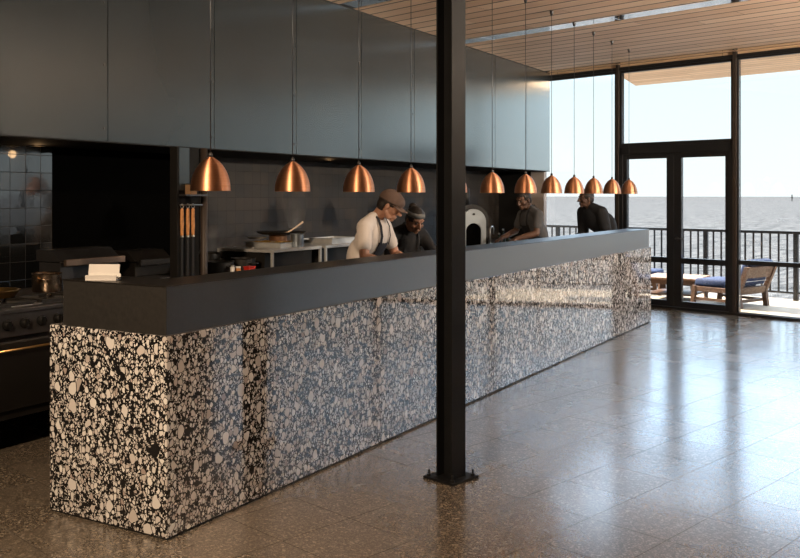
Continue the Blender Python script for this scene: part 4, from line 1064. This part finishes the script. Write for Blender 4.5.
# woman in black with grey headband
k2 = 0.95
wl = KP(KT(401, 1.22), 1.22)
r2, b2_, Tm2, Hm2, to2 = person((wl.x, wl.y, 0), (0.42, -0.90), 'woman in black with grey headband bending over beside the capped man',
    R(37), R(30), R(4), {1: ((0.25, 0.28, 1.00), (0.12, 0.44, 0.96), (-0.2, 0.9, -0.3)), -1: ((-0.25, 0.28, 1.00), (-0.12, 0.44, 0.96), (0.2, 0.9, -0.3))},
    M['skin_tan'], M['black_cloth'], M['denim'], k2, 'long', True)
hair_shell(Hm2, r2, M['hair'], low=-0.05, front=0.06)
MB().ell((0.0, -0.095, 0.085), (0.042, 0.042, 0.040), Hm2).build('hair_bun', M['hair'], r2, True)
hb_ = MB(); vs = []; fs = []
for i in range(40):
    an = 2 * math.pi * i / 40
    for dz, gr in ((-0.019, 0.0015), (-0.019, 0.006), (0.019, 0.006), (0.019, 0.0015)):
        z = 0.062 + 0.016 * math.sin(an) + dz
        q = math.sqrt(max(0.1, 1 - ((z - 0.030) / 0.098) ** 2))
        vs.append(Hm2 @ Vector(((0.085 * q + gr) * math.cos(an), -0.016 + (0.106 * q + gr) * math.sin(an), z)))
for i in range(40):
    j = (i + 1) % 40
    for a_ in range(4): fs.append((i * 4 + a_, j * 4 + a_, j * 4 + (a_ + 1) % 4, i * 4 + (a_ + 1) % 4))
hb_.add(vs, fs).build('headband', M['band'], r2, True)
apron(r2, Tm2, to2, M['black_cloth'], k2)

# man in grey at the sink
k3 = 1.0
wl = KP(KT(534, 1.35), 1.35)
r3, b3_, Tm3, Hm3, to3 = person((wl.x, wl.y, 0), (-0.90, -0.44), 'man in grey t-shirt reaching towards the sink below the seventh pendant',
    R(20), R(20), R(16), {1: ((0.27, 0.10, 1.14), (0.20, 0.36, 1.06), (-0.1, 0.9, -0.4)), -1: ((-0.26, 0.14, 1.13), (-0.16, 0.38, 1.06), (0.1, 0.9, -0.4))},
    M['skin_shaded'], M['tee_grey'], M['denim'], k3)
hair_shell(Hm3, r3, M['hair'], low=-0.03)
apron(r3, Tm3, to3, M['black_cloth'], k3)

# silhouetted person at the far end
k4 = 1.07
wl = KP(KT(602, 1.05), 1.05)
r4, b4_, Tm4, Hm4, to4 = person((wl.x, wl.y, 0), (-0.86, -0.51), 'silhouetted person in dark clothes leaning forward against the sea view',
    R(41), R(4), R(-14), {1: ((0.25, 0.14, 1.06), (0.18, 0.28, 0.94), (-0.1, 0.8, -0.6)), -1: ((-0.25, 0.14, 1.06), (-0.18, 0.28, 0.94), (0.1, 0.8, -0.6))},
    M['skin_shaded'], M['black_cloth'], M['denim'], k4, 'long', bulk=0.03)
hair_shell(Hm4, r4, M['hair'], low=-0.03)

# ------------------------------------------------------------------ warm ceiling spot of the hall (behind the viewpoint)
sp_loc = Vector((-1.9, 0.9, 3.30)); aim = Vector((-1.0, 5.2, 0.7))
fx = thing('ceiling_spotlight', (sp_loc.x, sp_loc.y, CEIL), 0, 'black ceiling spotlight aimed at the near end of the counter', 'spotlight')
dq = (aim - sp_loc).to_track_quat('-Z', 'Y')
MB().lathe([(0, 0), (0.06, 0), (0.06, -0.02), (0, -0.02)], 24).build('canopy', M['black_metal'], fx)
MB().tube([(0, 0, -0.02), (0, 0, -0.20)], 0.010, 10).build('stem', M['black_metal'], fx)
MB().lathe([(0.05, -0.05), (0.055, 0.08), (0.0, 0.09)], 24, Matrix.Translation((0, 0, -0.24)) @ dq.to_matrix().to_4x4()).build('spot_head', M['black_metal'], fx, 'auto')
sd_ = bpy.data.lights.new('spot_light', 'SPOT'); so_ = bpy.data.objects.new('spot_light', sd_); COL.objects.link(so_)
so_.parent = fx; so_.location = Vector((0, 0, -0.24)) + (aim - sp_loc).normalized() * 0.12
so_.rotation_euler = dq.to_euler()
sd_.energy = 980; sd_.color = (1.0, 0.72, 0.47); sd_.spot_size = R(84); sd_.spot_blend = 1.0; sd_.shadow_soft_size = 0.10

# added fill lights, unseen on the side wall, put in to brighten the timber ceiling
for i, n_ in enumerate((-1.3, -4.0)):
    u_ = thing('added_uplighter', WP(S_END, n_, 2.45), AW, 'added fill uplighter out of view on the side wall, %s the glazing' % ('next to' if i == 0 else 'farther from'), 'lamp', 'added fill uplighters on the side wall')
    MB().box(-0.02, 0.0, -0.06, 0.06, -0.10, 0.10).build('back_plate', M['white'], u_)
    MB().lathe([(0.055, 0.0), (0.07, 0.12), (0.066, 0.12), (0.051, 0.004), (0.0, 0.004), (0.0, 0.0)], 28, Matrix.Translation((-0.09, 0, -0.06))).build('bowl', M['white'], u_, 'auto')
    ud = bpy.data.lights.new('added_fill_light', 'SPOT'); uo = bpy.data.objects.new('added_fill_light', ud); COL.objects.link(uo)
    uo.parent = u_; uo.location = (-0.09, 0, 0.075)
    uo.rotation_euler = Vector((-0.9, 0.0, 0.5)).to_track_quat('-Z', 'Y').to_euler()
    ud.energy = 1800; ud.color = (1.0, 0.86, 0.70); ud.spot_size = R(120); ud.spot_blend = 0.6; ud.shadow_soft_size = 0.05

# faint steam over the hot pots
def steam(loc, h_, r0, r1, dens, label):
    m = bpy.data.materials.new('steam'); m.use_nodes = True
    t = NT(m); t.n.remove(t.n['Principled BSDF'])
    tc = t.new('ShaderNodeTexCoord').outputs['Object']
    sq = t.new('ShaderNodeVectorMath', {0: tc, 1: (9, 9, 4)}, operation='MULTIPLY').outputs[0]
    nz = t.new('ShaderNodeTexNoise', {'Vector': sq, 'Scale': 1.0, 'Detail': 3.0}).outputs['Fac']
    sx = t.new('ShaderNodeSeparateXYZ', {0: tc})
    fade = t.math('SUBTRACT', 1.0, t.math('DIVIDE', sx.outputs[2], h_))
    rr = t.math('SQRT', t.math('ADD', t.math('MULTIPLY', sx.outputs[0], sx.outputs[0]), t.math('MULTIPLY', sx.outputs[1], sx.outputs[1])))
    rad = t.math('MAXIMUM', 0.0, t.math('SUBTRACT', 1.0, t.math('DIVIDE', rr, r1)))
    d = t.math('MULTIPLY', t.math('MULTIPLY', t.math('MAXIMUM', 0.0, t.math('MULTIPLY_ADD', nz, 2.6, -0.8)), fade), t.math('MULTIPLY', rad, dens))
    v = t.new('ShaderNodeVolumePrincipled', {'Color': (0.9, 0.9, 0.9, 1), 'Density': d})
    t.l.new(v.outputs[0], t.n['Material Output'].inputs['Volume'])
    o = MB().lathe([(0, 0), (r0, 0), (r1, h_ * 0.5), (r1, h_), (0, h_)], 24).build('steam', m, None, loc=loc)
    tag(o, label, 'steam', None, 'stuff')
steam(KP(KT(295, 1.93), 1.93, ZS + 0.17), 0.42, 0.06, 0.13, 5.0, 'faint steam rising from the small steel pot')
steam(KP(KT(212, 2.30), 2.30, 1.125), 0.30, 0.07, 0.12, 4.0, 'faint steam rising behind the brown pole')
